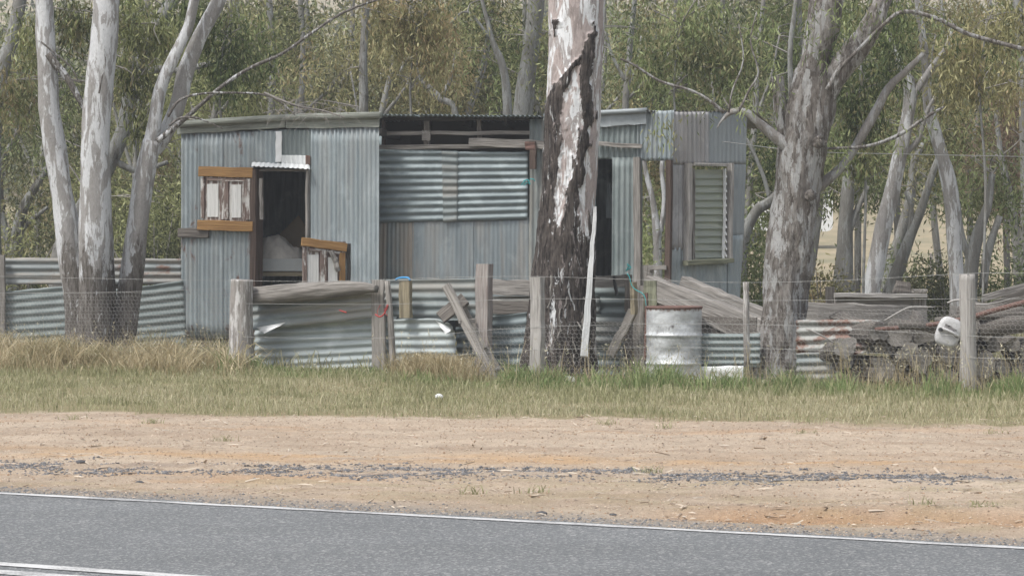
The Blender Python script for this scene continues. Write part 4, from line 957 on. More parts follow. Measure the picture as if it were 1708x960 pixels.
# back walls, end walls, unseen partition added to keep the doorway dark, roof
tk = np.array([WM.t[0], WM.t[1], 0]); bk_ = -WM.n3()
def zat(pl, x, y): return pl.pt(x, y)[2]
cA = WL.pt(303, 222); cB = WL.pt(632, 211); cC = WR.pt(1068, 200); dep = 3.1
def drop(p, z): q = np.array(p); q[2] = z; return q
bL = cA + bk_ * dep; bC = P(1070, 200, 39.7); bC0 = cC + bk_ * dep; cC = P(1062, 200, 36.85)
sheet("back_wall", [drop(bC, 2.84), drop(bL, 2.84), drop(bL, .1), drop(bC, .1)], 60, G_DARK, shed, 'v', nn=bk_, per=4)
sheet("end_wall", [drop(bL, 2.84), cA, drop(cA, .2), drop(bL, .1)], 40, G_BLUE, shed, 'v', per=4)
sheet("light_block_partition", [drop(cC, 2.86), drop(bC, 2.84), drop(bC, .1), drop(cC, .1)], 40, G_DARK, shed, 'v', per=4)
wR = WW.pt(1244, 188)
def roof(a, b, mat, nsh, s0, over=.0, pitch=None, dz=-.12, rdep=3.3, amp=.009):
    for k in range(nsh):
        p = a + (b - a) * k / nsh; q = a + (b - a) * (k + 1) / nsh; up = np.array([0, 0, .004 * (k % 2)])
        f_ = -bk_ * over; bb = bk_ * rdep + np.array([0, 0, dz])
        ncr = np.linalg.norm(q - p) / (.0565)
        sheet("roof_sheet", [p + bb + up, q + bb + up, q + f_ + up, p + f_ + up], ncr, mat, shed, 'v', nn=np.array([0, 0, 1.]), seed=0, amp=amp, dent=.004, lseg=5)
roof(WL.pt(299, 206, .0), WL.pt(634, 191, .0), G_MID, 4, 1)
roof(WM.pt(632, 192, .0), WM.pt(905, 194.5, .0), G_DARK, 4, 1, over=.22, amp=.011)
roof(WR.pt(905, 191, .0), WR.pt(1082, 183, .0), G_MID, 2, 1, over=.05)
roof(WR.pt(1080, 185, .0), WW.pt(1262, 187, .0), G_BROWN, 2, 1, over=.12, amp=.010, rdep=2.6)
A = Acc()
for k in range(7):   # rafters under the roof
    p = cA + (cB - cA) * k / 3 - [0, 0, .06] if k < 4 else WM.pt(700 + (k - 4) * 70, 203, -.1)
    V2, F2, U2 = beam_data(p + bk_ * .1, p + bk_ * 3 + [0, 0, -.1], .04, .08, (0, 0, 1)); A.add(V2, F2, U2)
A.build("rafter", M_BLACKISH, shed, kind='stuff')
# floor on stumps
fl = [drop(WL.pt(335, 500, -.1), .24), drop(WL.pt(630, 500, -.1), .24), drop(WR.pt(1060, 500, -.1), .24)]
V2 = np.array([fl[0], fl[2], fl[2] + bk_ * 2.9, fl[0] + bk_ * 2.9]); V2 = np.vstack([V2, V2 - [0, 0, .05]])
obj("floor", V2, [np.array([[0, 1, 2, 3], [7, 6, 5, 4], [0, 4, 5, 1], [1, 5, 6, 2], [2, 6, 7, 3], [3, 7, 4, 0]])], W_DARK, shed)
for x in (330, 372, 412, 620):
    p = WL.pt(x, 565, -.12); beam("stump", drop(p, .02), drop(p, .22), .13, .13, W_DARK, shed)
beam("bearer", WL.pt(318, 578, -.02), WL.pt(382, 582, -.02), .07, .07, W_DARK, shed, nW)

# teal twine tied on the bracket
A = Acc()
for k in range(6):
    a = WM.pt(880 + random.uniform(-4, 4), 302 + random.uniform(-4, 4), .12); b_ = a + np.array([random.uniform(-.06, .08), -.03, random.uniform(-.06, .05)])
    V2, F2, U2 = tube([a, (a + b_) / 2 + [.01, -.02, .01], b_], [.006] * 3, 5, 3, 0); A.add(V2, F2, U2)
A.build("twine_knot", M_TEAL, None, label="teal twine knotted round the bracket post left of the charred trunk", cat="twine")
# things inside
bed = thing("bed", "old grey mattress on a timber base inside the open doorway", "bed", drop(WL.pt(480, 470, -.9), .29))
V2, F2, U2 = box_data(WL.pt(487, 441, -.90), .95, .9, .15); obj("mattress", V2, F2, M_MATT, bed)
V2, F2, U2 = box_data(WL.pt(487, 456, -.90), .92, .86, .05); obj("base", V2, F2, W_TANW, bed)
for x in (462, 520): V2, F2, U2 = box_data(drop(WL.pt(x, 470, -.75), .5), .05, .05, .42); obj("leg", V2, F2, W_DARK, bed)
# crumpled blanket: a heaped cloth with folds
c = WL.pt(468, 416, -.72); uu, vv = np.meshgrid(np.linspace(-1, 1, 40), np.linspace(-1, 1, 30)); rr = np.sqrt(uu ** 2 + vv ** 2)
hh = np.clip(1 - rr ** 2.2, 0, 1) ** .5 * (.20 + .14 * fbm(uu * 2 + 5, vv * 2, 3)) * (1 - .35 * uu) + .10 * (fbm(uu * 4, vv * 4, 6) - .5) * (rr < .95)
V2 = np.stack([c[0] + uu.ravel() * .31, c[1] + vv.ravel() * .30, c[2] - .13 + hh.ravel()], 1); i = np.arange(1200).reshape(30, 40)
q_ = np.stack([i[:-1, :-1], i[:-1, 1:], i[1:, 1:], i[1:, :-1]], -1).reshape(-1, 4)
obj("blanket", V2, [q_], M_CLOTH, smooth=True, label="crumpled grey blanket heaped on the mattress inside the doorway", cat="blanket")
beam("hardboard_sheet", WL.pt(470, 430, -1.4), WL.pt(516, 385, -1.4), .5, .01, M_BOARD, None, nW, label="brown hardboard leaning in the dark behind the bed", cat="board")
uu, vv = np.meshgrid(np.linspace(0, 1, 10), np.linspace(0, 1, 12)); a = WR.pt(1012, 312, -.5)
V2 = np.stack([a[0] + .01 + (uu.ravel() - .1) * (.05 + .13 * vv.ravel()), a[1] + .02 * np.sin(uu.ravel() * 9), a[2] + .05 - vv.ravel() * .42], 1); i = np.arange(120).reshape(12, 10)
q_ = np.stack([i[:-1, :-1], i[:-1, 1:], i[1:, 1:], i[1:, :-1]], -1).reshape(-1, 4); 
obj("hanging_cloth", V2, [q_], M_CURT, smooth=True, label="pale cloth hanging inside the narrow dark doorway right of the big trunk", cat="cloth")

# ------------------------------------------------------------------ left low iron fence
G_LRUST = galv("galvanised_rust_streaked", (.165, .19, .195), (.24, .26, .26), .5, .3, tan=.7, rough=.7, metal=0)
lf = thing("iron_fence", "low fence of horizontal corrugated sheets joining the left wall of the shed", "fence", drop(P(150, 590, 38.2), .1))
LFp = Plane((0, 38.6), (305, 38.3))
psheet("corrugated_sheet", LFp, [(4, 430), (160, 430), (160, 474), (6, 474)], 3.6, G_LRUST, lf, -.02, 'h', amp=.011, seed=51, lseg=20)
psheet("corrugated_sheet", LFp, [(150, 430), (306, 431), (306, 473), (150, 474)], 3.6, galv("galvanised_rust_patch", (.165, .19, .195), (.24, .26, .26), .72, .3, tan=.6, rough=.7, metal=0), lf, -.012, 'h', amp=.011, seed=52, lseg=20)
psheet("corrugated_sheet", LFp, [(6, 486), (172, 470), (178, 596), (8, 604)], 9.5, G_GREEN, lf, .02, 'h', amp=.009, seed=53, dent=.008, lseg=24)
psheet("corrugated_sheet", LFp, [(166, 486), (306, 468), (312, 592), (168, 602)], 9.8, G_GREEN, lf, .035, 'h', amp=.009, seed=54, dent=.008, lseg=24)
beam("fence_post", LFp.pt(3, 425, .08), drop(LFp.pt(3, 600, .08), 0), .085, .08, W_GREY, lf)
beam("fence_post", LFp.pt(190, 432, -.08), drop(LFp.pt(190, 600, -.08), 0), .085, .08, W_DARK, lf)

# ------------------------------------------------------------------ patchwork iron fence in the middle
FP = Plane((0, 35.66), (1615, 29.75)); nF = FP.n3()
pf = thing("patchwork_fence", "patched fence of corrugated sheets, planks and a long log rail before the shed", "fence", drop(FP.pt(600, 630, -.4), 0))
def torn(cu, cv, ru_, rv_, amt, dirz):
    def f(u, v, S, nn):
        wgt = np.clip(1 - np.sqrt(((u - cu) / ru_) ** 2 + ((v - cv) / rv_) ** 2), 0, 1) ** 1.2
        return S + (wgt * amt)[..., None] * nn + (wgt * dirz)[..., None] * np.array([0, 0, 1.])
    return f
psheet("corrugated_sheet", FP, [(414, 486), (648, 470), (648, 527), (414, 552)], 4.8, G_MID, pf, -.33, 'h', amp=.010, seed=61, dent=.01, lseg=30, deform=torn(0.1, 1, .22, .35, .10, -.0))
psheet("corrugated_sheet", FP, [(424, 556), (560, 527), (660, 530), (660, 622)][:0] or [(424, 540), (662, 528), (660, 620), (426, 634)], 7.3, G_BRIGHT, pf, -.46, 'h', amp=.010, seed=62, dent=.008, lseg=30)
psheet("corrugated_sheet", FP, [(655, 532), (758, 530), (762, 622), (656, 620)], 6.6, G_BRIGHT, pf, -.39, 'h', amp=.010, seed=64, dent=.008, lseg=16, deform=torn(1, 0, .3, .3, .10, -.05))
psheet("corrugated_sheet", FP, [(640, 466), (795, 464), (795, 535), (640, 535)], 4.8, G_MID, pf, -.47, 'h', amp=.010, seed=65, dent=.010, lseg=20)
psheet("corrugated_sheet", FP, [(760, 535), (880, 520), (880, 640), (764, 640)], 7, G_DARK, pf, -.75, 'h', amp=.011, seed=66, lseg=16)
psheet("corrugated_sheet", FP, [(815, 494), (1000, 492), (1000, 528), (815, 526)], 2.5, G_MID, pf, -1.75, 'h', amp=.014, seed=67, lseg=16)
psheet("corrugated_sheet", FP, [(815, 522), (1062, 525), (1062, 572), (815, 565)], 2.9, G_MID, pf, -1.72, 'h', amp=.014, seed=68, lseg=16)
psheet("corrugated_sheet", FP, [(980, 476), (1072, 476), (1072, 530), (980, 530)], 3.2, G_GREEN, pf, -1.78, 'h', amp=.014, seed=69, lseg=16)
psheet("corrugated_sheet", FP, [(815, 562), (1075, 568), (1075, 640), (815, 640)], 4.5, G_DARK, pf, -1.8, 'h', amp=.013, seed=70, lseg=16)
psheet("corrugated_sheet", FP, [(1150, 556), (1268, 556), (1268, 612), (1150, 612)], 5.1, G_GREEN, pf, -.7, 'h', amp=.013, seed=71, lseg=16)
psheet("corrugated_sheet", FP, [(1150, 610), (1240, 610), (1240, 652), (1150, 652)], 2.0, G_WHITE, pf, -.66, 'h', amp=.006, seed=72, lseg=12)
psheet("corrugated_sheet", FP, [(1328, 533), (1470, 533), (1440, 590), (1328, 598)], 4.3, G_RUST, pf, -.7, 'h', amp=.012, seed=73, lseg=20, dent=.01)
psheet("corrugated_sheet", FP, [(1328, 588), (1396, 586), (1392, 640), (1328, 642)], 4.0, G_MID, pf, -.66, 'h', amp=.012, seed=74, lseg=12)
# folded-over torn corners showing the clean white underside
def tri_flap(a, b, c, m, label):
    a, b, c = [np.asarray(v, float) for v in (a, b, c)]
    S = []; U_ = []
    n = 6; idx = {}
    for i_ in range(n + 1):
        for j_ in range(n + 1 - i_):
            p = a + (b - a) * i_ / n + (c - a) * j_ / n; p = p + nF * (.012 * math.sin(i_ * 1.3) + .006 * math.cos(j_ * 2)); idx[i_, j_] = len(S); S.append(p)
    Fq = []
    for i_ in range(n):
        for j_ in range(n - i_):
            Fq.append((idx[i_, j_], idx[i_ + 1, j_], idx[i_, j_ + 1]))
            if i_ + j_ < n - 1: Fq.append((idx[i_ + 1, j_], idx[i_ + 1, j_ + 1], idx[i_, j_ + 1]))
    S = np.array(S); F_ = np.array(Fq); m_ = len(S)
    obj("torn_flap", np.vstack([S, S - nF * .003]), [F_, F_[:, ::-1] + m_], m, pf, label=label, smooth=True)
tri_flap(FP.pt(428, 546, -.20), FP.pt(478, 537, -.28), FP.pt(441, 556, -.18), M_WHITE, "torn sheet corner folded to its white underside")
tri_flap(FP.pt(726, 533, -.27), FP.pt(754, 549, -.24), FP.pt(743, 557, -.22), M_WHITE, "small pointed white torn flap")
# the log rail
V2, F2, U2 = tube([FP.pt(416, 494, -.2), FP.pt(470, 490, -.2), FP.pt(540, 484, -.2), FP.pt(600, 480, -.2), FP.pt(628, 482, -.2)], [.095, .105, .095, .075, .045], 20, 8, .18, 8, True, .018)
obj("log_rail", V2, F2, W_RAIL, pf, uv=U2, smooth=True)
def fpost(x, y0, y1, wpx, m, off, th=.07, lean=0, nm="fence_post", par=pf, **k):
    D = (FP.pt(x, y0, off))[1]; return beam(nm, FP.pt(x + lean, y1, off), FP.pt(x, y0, off), wpx / FPX * D, th, m, par, nF, **k)
fpost(632, 466, 622, 25, W_GREY, -.33, .04, nm="plank"); fpost(676, 468, 530, 21, W_TANW, -.3, .06, nm="plank"); fpost(768, 472, 545, 15, W_DARK, -.6, nm="plank")
fpost(807, 440, 625, 25, W_REDST, -.5, .10); 
beam("plank", FP.pt(818, 478, -1.6), FP.pt(890, 480, -1.6), .17, .03, W_GREY, pf, nF); beam("plank", FP.pt(815, 512, -1.6), FP.pt(885, 512, -1.6), .14, .03, W_DARK, pf, nF)
beam("plank", FP.pt(978, 470, -1.6), FP.pt(1046, 469, -1.6), .125, .03, W_GREY, pf, nF)
fpost(1048, 458, 520, 9, W_DARK, -1.5); fpost(1068, 476, 625, 19, W_GREY, -1.3, nm="plank"); 
beam("plank", FP.pt(1018, 592, -1.1), FP.pt(1056, 518, -1.1), .10, .04, W_GREY, pf, nF)
fpost(1057, 470, 524, 8, W_TANW, -1.0, nm="plank")
fpost(1086, 468, 520, 24, W_GREEN, -1.2, nm="plank"); fpost(1060, 545, 630, 40, W_DARK, -1.5, .03, nm="plank")
beam("iron_stake", FP.pt(1078, 488, -.9), FP.pt(1076, 600, -.9), .025, .025, M_RUSTW, pf, nF); beam("iron_stake", FP.pt(1024, 460, -1.5), FP.pt(1028, 492, -1.5), .03, .02, M_BLACK, pf, nF)

# white pole leaning on the trunk
beam("pole", P(974, 594, 32.5), P(993, 345, 32.85), .080, .05, W_POLE, None, taper=.42, label="white painted pole leaning against the right side of the charred trunk", cat="pole", seg=12, rough=.003)
# rickety ladder-like frame
lad = thing("ladder", "broken timber ladder frame leaning left of the charred trunk", "ladder", drop(FP.pt(815, 635, -.15), 0))
beam("stile", FP.pt(826, 636, -.12), FP.pt(744, 476, -.3), .095, .04, W_GREY, lad, nF, label=None)
beam("stile", FP.pt(838, 632, -.42), FP.pt(768, 500, -.5), .06, .04, W_GREY, lad, nF)
beam("rung", FP.pt(734, 530, -.22), FP.pt(776, 498, -.40), .14, .05, W_DARK, lad, nF)
beam("rung", FP.pt(766, 536, -.2), FP.pt(792, 534, -.42), .035, .03, W_GREY, lad, nF); beam("rung", FP.pt(790, 584, -.2), FP.pt(812, 578, -.42), .035, .03, W_GREY, lad, nF); beam("rung", FP.pt(813, 618, -.2), FP.pt(834, 614, -.42), .03, .03, W_PALE, lad, nF)
# big leaning beams right
beam("sleeper", FP.pt(1082, 478, -1.3), FP.pt(1285, 556, -1.0), .24, .16, W_GREY, None, nF, seg=12, rough=.004, label="long heavy sleeper sloping down to the right behind the drum", cat="sleeper")
beam("sleeper", FP.pt(1140, 478, -1.75), FP.pt(1290, 540, -1.5), .22, .16, W_GREY, None, nF, seg=12, rough=.004, label="shorter tan sleeper lying above the long one under the louvre window", cat="sleeper")
beam("plank", FP.pt(1105, 500, -1.0), FP.pt(1290, 590, -.85), .05, .03, W_GREY, None, nF, seg=10, label="thin plank sloping down behind the rim of the drum", cat="plank")
beam("plank", FP.pt(1170, 545, -.95), FP.pt(1262, 548, -.95), .22, .03, W_DARK, None, nF, label="dark flat board above the green iron right of the drum", cat="plank")
beam("sleeper", P(1345, 520, 33.0), P(1545, 528, 33.0), .22, .12, W_GREY, None, seg=10, rough=.006, label="lowest long grey sleeper right of the flaky trunk, above the rusty iron", cat="sleeper")
beam("sleeper", P(1392, 504, 33.6), P(1520, 506, 33.6), .17, .14, W_GREY, None, seg=8, rough=.006, label="knotty grey sleeper lying on the lowest one behind the rusty iron", cat="sleeper")
beam("plank", P(1392, 491.5, 33.5), P(1545, 492.5, 33.5), .045, .2, W_PALE, None, seg=8, label="thin pale plank topping the stack of sleepers", cat="plank")
beam("block", P(1504, 489, 33.7), P(1507, 469, 33.7), .20, .14, W_DARK, None, taper=.7, label="tapered timber block standing on the stack of sleepers", cat="block")
beam("block", P(1534, 489, 33.9), P(1534, 482, 33.9), .16, .14, W_GREY, None, label="low square block at the right end of the sleeper stack", cat="block")
beam("block", P(1533, 498, 33.6), P(1533, 516, 33.6), .15, .14, W_GREY, None, label="square block under the right end of the thin pale plank", cat="block")
beam("fence_post", drop(P(1384, 560, 35), 0), P(1384, 478, 35), .10, .1, W_DARK, None, label="dark stub post left of the stacked sleepers", cat="post")
beam("fence_rail", P(1640, 520, 36), P(1745, 478, 36), .15, .05, W_DARK, None, label="dark rail sloping up to the right edge behind the woodpile", cat="rail")
beam("plank", P(1640, 498, 36.3), P(1740, 468, 36.3), .08, .04, W_GREY, None, label="grey plank lying above the dark sloping rail at right", cat="plank")
# rusty pipe
V2, F2, U2 = tube([P(1460, 549, 30.9), P(1540, 543, 30.7), P(1610, 531, 30.5), P(1660, 517, 30.4), P(1730, 498, 30.3)], [.020, .022, .024, .026, .026], 8, 4, .05)
obj("iron_rail", V2, F2, M_RUSTW, uv=U2, smooth=True, label="long rusty iron rail sloping up over the woodpile to the right", cat="rail")
V2, F2, U2 = tube([FP.pt(1240, 600, -.05), FP.pt(1244, 540, -.05), FP.pt(1243, 470, -.05)], [.03, .03, .028], 9, 5, .1); 
# fallen sticks over the pile
for k, (pts, lb) in enumerate([([(1475, 535), (1500, 520), (1520, 512), (1560, 512)], "crooked dry stick curling over the rusty iron"), ([(1345, 548), (1372, 560), (1392, 572)], "short pale stick in front of the rusty iron"), ([(1580, 505), (1600, 500), (1640, 508), (1700, 495)], "thin twig lying along the top of the woodpile")]):
    V2, F2, U2 = tube([P(x, y, 30.8) for x, y in pts], [.010, .009, .008, .005][:len(pts)], 5, 4, .1, k); obj("stick", V2, F2, W_PALE, uv=U2, smooth=True, label=lb, cat="stick")

# ------------------------------------------------------------------ steel drum
dr = thing("steel_drum", "whitewashed steel drum with rusty rim standing behind the wire fence", "drum", (P(1124.5, 630, 32.0)[0], 32.0, -.13))
R_ = .290; prof = [(0, R_ - .004), (.012, R_ + .004), (.03, R_), (.283, R_), (.292, R_ + .010), (.300, R_ + .012), (.308, R_ + .010), (.317, R_), (.573, R_), (.582, R_ + .010), (.590, R_ + .012), (.598, R_ + .010), (.607, R_), (.850, R_), (.862, R_ + .002), (.868, R_ + .010), (.880, R_ + .010), (.886, R_ + .004), (.880, R_ - .008), (.850, R_ - .010), (.3, R_ - .010), (.02, R_ - .010)]
pr = []
for (z0, r0), (z1, r1) in zip(prof[:-1], prof[1:]):
    m_ = 8 if abs(z1 - z0) > .2 else 1
    for t in range(m_): pr.append((z0 + (z1 - z0) * t / m_, r0 + (r1 - r0) * t / m_))
pr.append(prof[-1]); pr = np.array(pr); th = np.linspace(0, 2 * math.pi, 56, endpoint=False); zz_, tt = np.meshgrid(pr[:, 0], th, indexing='ij'); rr_ = np.repeat(pr[:, 1][:, None], 56, 1)
dent = .030 * np.exp(-(((tt - 4.75) / .35) ** 2 + ((zz_ - .43) / .07) ** 2)) + .022 * np.exp(-(((tt - 5.1) / .3) ** 2 + ((zz_ - .72) / .06) ** 2)) + .02 * np.exp(-(((tt - 4.4) / .4) ** 2 + ((zz_ - .40) / .05) ** 2)) + .008 * fbm(tt * 3, zz_ * 7, 5)
rr_ = rr_ - dent
V2 = np.stack([rr_ * np.cos(tt), rr_ * np.sin(tt), zz_], -1).reshape(-1, 3) + ORI[dr.name]; i = np.arange(len(V2)).reshape(zz_.shape)
q_ = np.stack([i[:-1], np.roll(i[:-1], -1, 1), np.roll(i[1:], -1, 1), i[1:]], -1).reshape(-1, 4)
me = mesh_from("body", V2 - ORI[dr.name], [q_, ], smooth=True, mats=[M_DRUM, M_RUSTW], mat_idx=np.where(V2[q_[:, 0], 2] - ORI[dr.name][2] > .856, 1, 0)); o = bpy.data.objects.new("body", me); COL.objects.link(o); o.parent = dr
th8 = np.arange(24) * math.pi / 12; V2 = np.vstack([np.stack([np.cos(th8) * .28, np.sin(th8) * .28, np.full(24, .03)], 1)]) + ORI[dr.name]
obj("base", V2, [np.arange(24)[None]], M_RUSTW, dr)

# ------------------------------------------------------------------ wire fence (posts, wires, netting)
wf = thing("wire_fence", "roadside fence of uneven posts, strained wires and hexagonal netting", "fence", drop(FP.pt(854, 640), 0))
V2, F2, U2 = tube([FP.pt(402, 635), FP.pt(402, 560), FP.pt(402, 500), FP.pt(403, 466)], [.148, .135, .130, .125], 22, 10, .08, 3, True, .010)
obj("post", V2, F2, W_WASH, wf, uv=U2, smooth=True, label="thick round whitewashed strainer post")
V2, F2, U2 = beam_data(FP.pt(896, 655, .02), FP.pt(896, 462, .02), .135, .09, nF, seg=8, rough=.004, taper=.95); obj("post", V2, F2, W_PALE, wf, uv=U2, label="square pale grey post in front of the charred trunk")
V2, F2, U2 = tube([FP.pt(1616, 670), FP.pt(1615, 560), FP.pt(1613, 457)], [.085, .078, .075], 16, 10, .08, 6, True, .006); obj("post", V2, F2, W_PALE, wf, uv=U2, smooth=True, label="round grey post before the woodpile")
V2, F2, U2 = tube([FP.pt(1246, 610, -.03), FP.pt(1245, 540, -.03), FP.pt(1244, 470, -.03)], [.034, .032, .028], 9, 6, .12, 7, True); obj("post", V2, F2, W_WASH, wf, uv=U2, smooth=True)
V2, F2, U2 = tube([FP.pt(656, 610), FP.pt(652, 540), FP.pt(646, 468)], [.036, .034, .030], 9, 6, .15, 9, True); obj("post", V2, F2, W_GREY, wf, uv=U2, smooth=True, label="thin crooked stick post")
def wire(pts, rad=.0017, off=.07, barbs=False):
    P3 = [FP.pt(x, y, off) for x, y in pts]; V2, F2, U2 = tube(P3, [rad] * len(P3), 4, 5, 0, cap=False); A = Acc(); A.add(V2, F2, U2)
    if barbs:
        C, _ = catmull(P3, [1] * len(P3), 40); r = np.random.default_rng(3)
        for p in C[::5]:
            d_ = unit(r.normal(size=3)) * .014; V3, F3, U3 = tube([p - d_, p + d_], [.0018, .0018], 3, 1, 0, cap=False); A.add(V3, F3, U3)
    A.build("wire", M_WIRE, wf)
wire([(-30, 460), (200, 465), (402, 468), (520, 469), (650, 466), (760, 462), (896, 461), (1060, 466), (1244, 471), (1430, 466), (1614, 456), (1740, 455)], barbs=True)
wire([(402, 506), (650, 507), (896, 498), (1244, 501), (1614, 498), (1740, 498)])
wire([(-30, 489), (190, 487), (402, 480)]); wire([(402, 562), (650, 563), (896, 545), (1244, 540), (1614, 560), (1740, 561)]); wire([(650, 601), (896, 583), (1244, 580), (1614, 596), (1740, 598)])
wire([(1073, 452), (1150, 478), (1230, 510), (1262, 527)], off=-.02)
# hexagonal netting
def netting(x0, x1, ytop, ybot, off=.055, cell=.050):
    Pa = FP.pt(x0, 500, off); Pb = FP.pt(x1, 500, off); Ln = np.linalg.norm((Pb - Pa)[:2]); t3 = np.array([*(Pb - Pa)[:2] / Ln, 0])
    zt = (lambda s: np.interp(s / Ln, [0, 1], [FP.pt(x0, ytop[0], off)[2], FP.pt(x1, ytop[1], off)[2]]))
    nx = int(Ln / cell); rows_ = int(.95 / (cell * .8)); E = []
    for j_ in range(rows_):
        zc = j_ * cell * .8; sh = (j_ % 2) * cell * .5
        for k in range(nx):
            s0 = k * cell + sh
            a = (s0, zc); b_ = (s0 + cell * .5, zc + cell * .27); c_ = (s0 + cell, zc); E += [(a, b_), (b_, c_), (b_, (s0 + cell * .5, zc + cell * .8))]
    E = np.array(E); z0 = -.05
    def w3(sz):
        s_, z_ = sz[:, 0], sz[:, 1]; wob_ = .012 * (2 * fbm(s_ * 1.7, z_ * 3, 6, 2) - 1)
        sag = .01 * (2 * vn(s_ * 3, z_ * 2, 9) - 1)
        return np.stack([Pa[0] + t3[0] * (s_ + sag) + nF[0] * wob_, Pa[1] + t3[1] * (s_ + sag) + nF[1] * wob_, z0 + z_ + sag], 1)
    A0 = w3(E[:, 0]); B0 = w3(E[:, 1]); top = zt(E[:, 0, 0]) + .012 * (2 * vn(E[:, 0, 0] * 4, E[:, 0, 0] * 0, 2) - 1); k_ = np.maximum(A0[:, 2], B0[:, 2]) < top
    A0, B0 = A0[k_], B0[k_]; d_ = unit(B0 - A0); n1 = np.tile(nF, (len(d_), 1)); n2 = np.cross(d_, n1); r_ = .0012
    ring = [n1 * r_, (-.5 * n1 + .866 * n2) * r_, (-.5 * n1 - .866 * n2) * r_]
    V = np.stack([A0 + q for q in ring] + [B0 + q for q in ring], 1).reshape(-1, 3); m_ = np.arange(len(A0))[:, None] * 6
    F_ = np.vstack([m_ + np.array([[0, 1, 4, 3]]), m_ + np.array([[1, 2, 5, 4]]), m_ + np.array([[2, 0, 3, 5]])])
    obj("wire_netting", V, [F_], M_MESH, wf, kind='stuff')
netting(-20, 402, (489, 480), 0); netting(770, 1740, (545, 500), 0)

# twine bits
def twine(m, pts, off, label, rad=.004):
    V2, F2, U2 = tube([FP.pt(x, y, off) for x, y in pts], [rad] * len(pts), 5, 5, .2, 3); obj("twine", V2, F2, m, uv=U2, smooth=True, label=label, cat="twine")
twine(M_TEAL, [(1046, 456), (1050, 462), (1054, 476), (1062, 484), (1070, 488), (1076, 496), (1078, 512)], -.8, "long teal rope dangling beside the gap posts left of the drum", .0045)
twine(M_TEAL, [(1044, 452), (1048, 444), (1046, 440), (1052, 446), (1046, 450)], -1.4, "teal knot on top of the dark post below the narrow doorway", .007)
twine(M_BLUE, [(660, 466), (668, 463), (680, 463), (684, 467)], -.26, "bright blue twine on the tan plank of the patchwork fence", .011)
twine(M_RED, [(626, 524), (633, 528), (640, 524), (645, 514), (647, 508)], .04, "red rag looped round the thin crooked post", .008)
twine(M_RED, [(566, 517), (572, 519), (578, 521)], -.15, "scrap of red twine on the iron sheet below the log rail", .007)

# ------------------------------------------------------------------ woodpile
def log_mesh(seed, Lg=.9):
    r = np.random.default_rng(seed); R0 = r.uniform(.075, .135); sides = 18
    th = np.linspace(0, 2 * math.pi, sides, endpoint=False); sh = 1 + .75 * (vn(np.cos(th) * 1.3 + seed, np.sin(th) * 1.3, seed) - .5) + .30 * (vn(np.cos(th) * 3 + seed, np.sin(th) * 3, seed + 1) - .5)
    ts = [0, .02, .25, .5, .75, .98, 1]; V = []; U_ = []
    for t in ts:
        k = .93 if t in (0, 1) else 1 + .06 * r.normal()
        for a, s_ in zip(th, sh): V.append((R0 * k * s_ * math.cos(a), t * Lg + (.012 * math.sin(a * 2 + seed) if t < .1 else 0), R0 * k * s_ * math.sin(a))); U_.append((a * R0, t * Lg))
    V += [(0, .005, 0), (0, Lg, 0)]; U_ += [(0, 0), (0, 0)]
    # inner growth ring on the cut end
    m = sides; i = np.arange(len(ts) * m).reshape(len(ts), m)
    q = np.stack([i[:-1], np.roll(i[:-1], -1, 1), np.roll(i[1:], -1, 1), i[1:]], -1).reshape(-1, 4)
    k0 = len(ts) * m; c0 = np.stack([i[0], np.full(m, k0), np.roll(i[0], -1)], 1)[:, ::-1]; c1_ = np.stack([i[-1], np.full(m, k0 + 1), np.roll(i[-1], -1)], 1)
    U_ = np.array(U_)
    me = bpy.data.meshes.new("firewood_log")
    nq = len(q); me = mesh_from("firewood_log", np.array(V), [q, c0, c1_], uv=U_, smooth=False, mats=[W_LOG, W_END], mat_idx=[0] * nq + [1] * (2 * m))
    return me, R0
W_LOG = wood("old_log_bark", (.075, .068, .06), (.17, .155, .14), amt=.6)
def end_mat():
    m, nt, b = newmat("log_cut_end"); tc = N(nt, "ShaderNodeTexCoord").outputs['Object']
    wv = N(nt, "ShaderNodeTexWave", wave_type='RINGS', rings_direction='Y'); wv.inputs['Scale'].default_value = 22; wv.inputs['Distortion'].default_value = 3; wv.inputs['Detail'].default_value = 3; L(nt, tc, wv.inputs['Vector'])
    n1 = noise(nt, tc, 14, 6, .75); c = mix(nt, wv.outputs['Fac'], (.14, .13, .12), (.32, .30, .27))
    c = mix(nt, ramp(nt, n1, [(.35, 0), (.62, 1)]), c, (.26, .245, .225)); c = mix(nt, ramp(nt, noise(nt, tc, 6, 5, .7), [(.6, 0), (.72, .8)]), c, (.06, .05, .045))
    L(nt, c, b.inputs['Base Color']); b.inputs['Roughness'].default_value = .9; bump(nt, b, n1, .03, 1.0); return m
W_END = end_mat()
protos = [log_mesh(500 + k) for k in range(9)]
spots = []
r = np.random.default_rng(12)
rowsp = [(626, 1408, 1740), (586, 1398, 1740), (566, 1500, 1740), (545, 1560, 1740)]
for ri, (y, x0, x1) in enumerate([(632, 1400, 1750), (604, 1396, 1750), (577, 1405, 1750), (553, 1430, 1562), (552, 1612, 1750), (532, 1660, 1750)]):
    x = x0 + r.uniform(0, 15)
    while x < x1:
        spots.append((x, y + r.normal() * 6)); x += r.uniform(26, 38)
for k, (x, y) in enumerate(spots):
    me, R0 = protos[k % 9]; o = bpy.data.objects.new("firewood_log", me); COL.objects.link(o)
    p = P(x, y, 31.0 + r.uniform(-.16, .22)); o.location = tuple(p); o.rotation_euler = (r.normal() * .16, r.uniform(0, 6.28), r.normal() * .16 + .12)
    props(o, "weathered grey firewood log with its cut end to the road in the netted pile", "log", "logs in the woodpile")
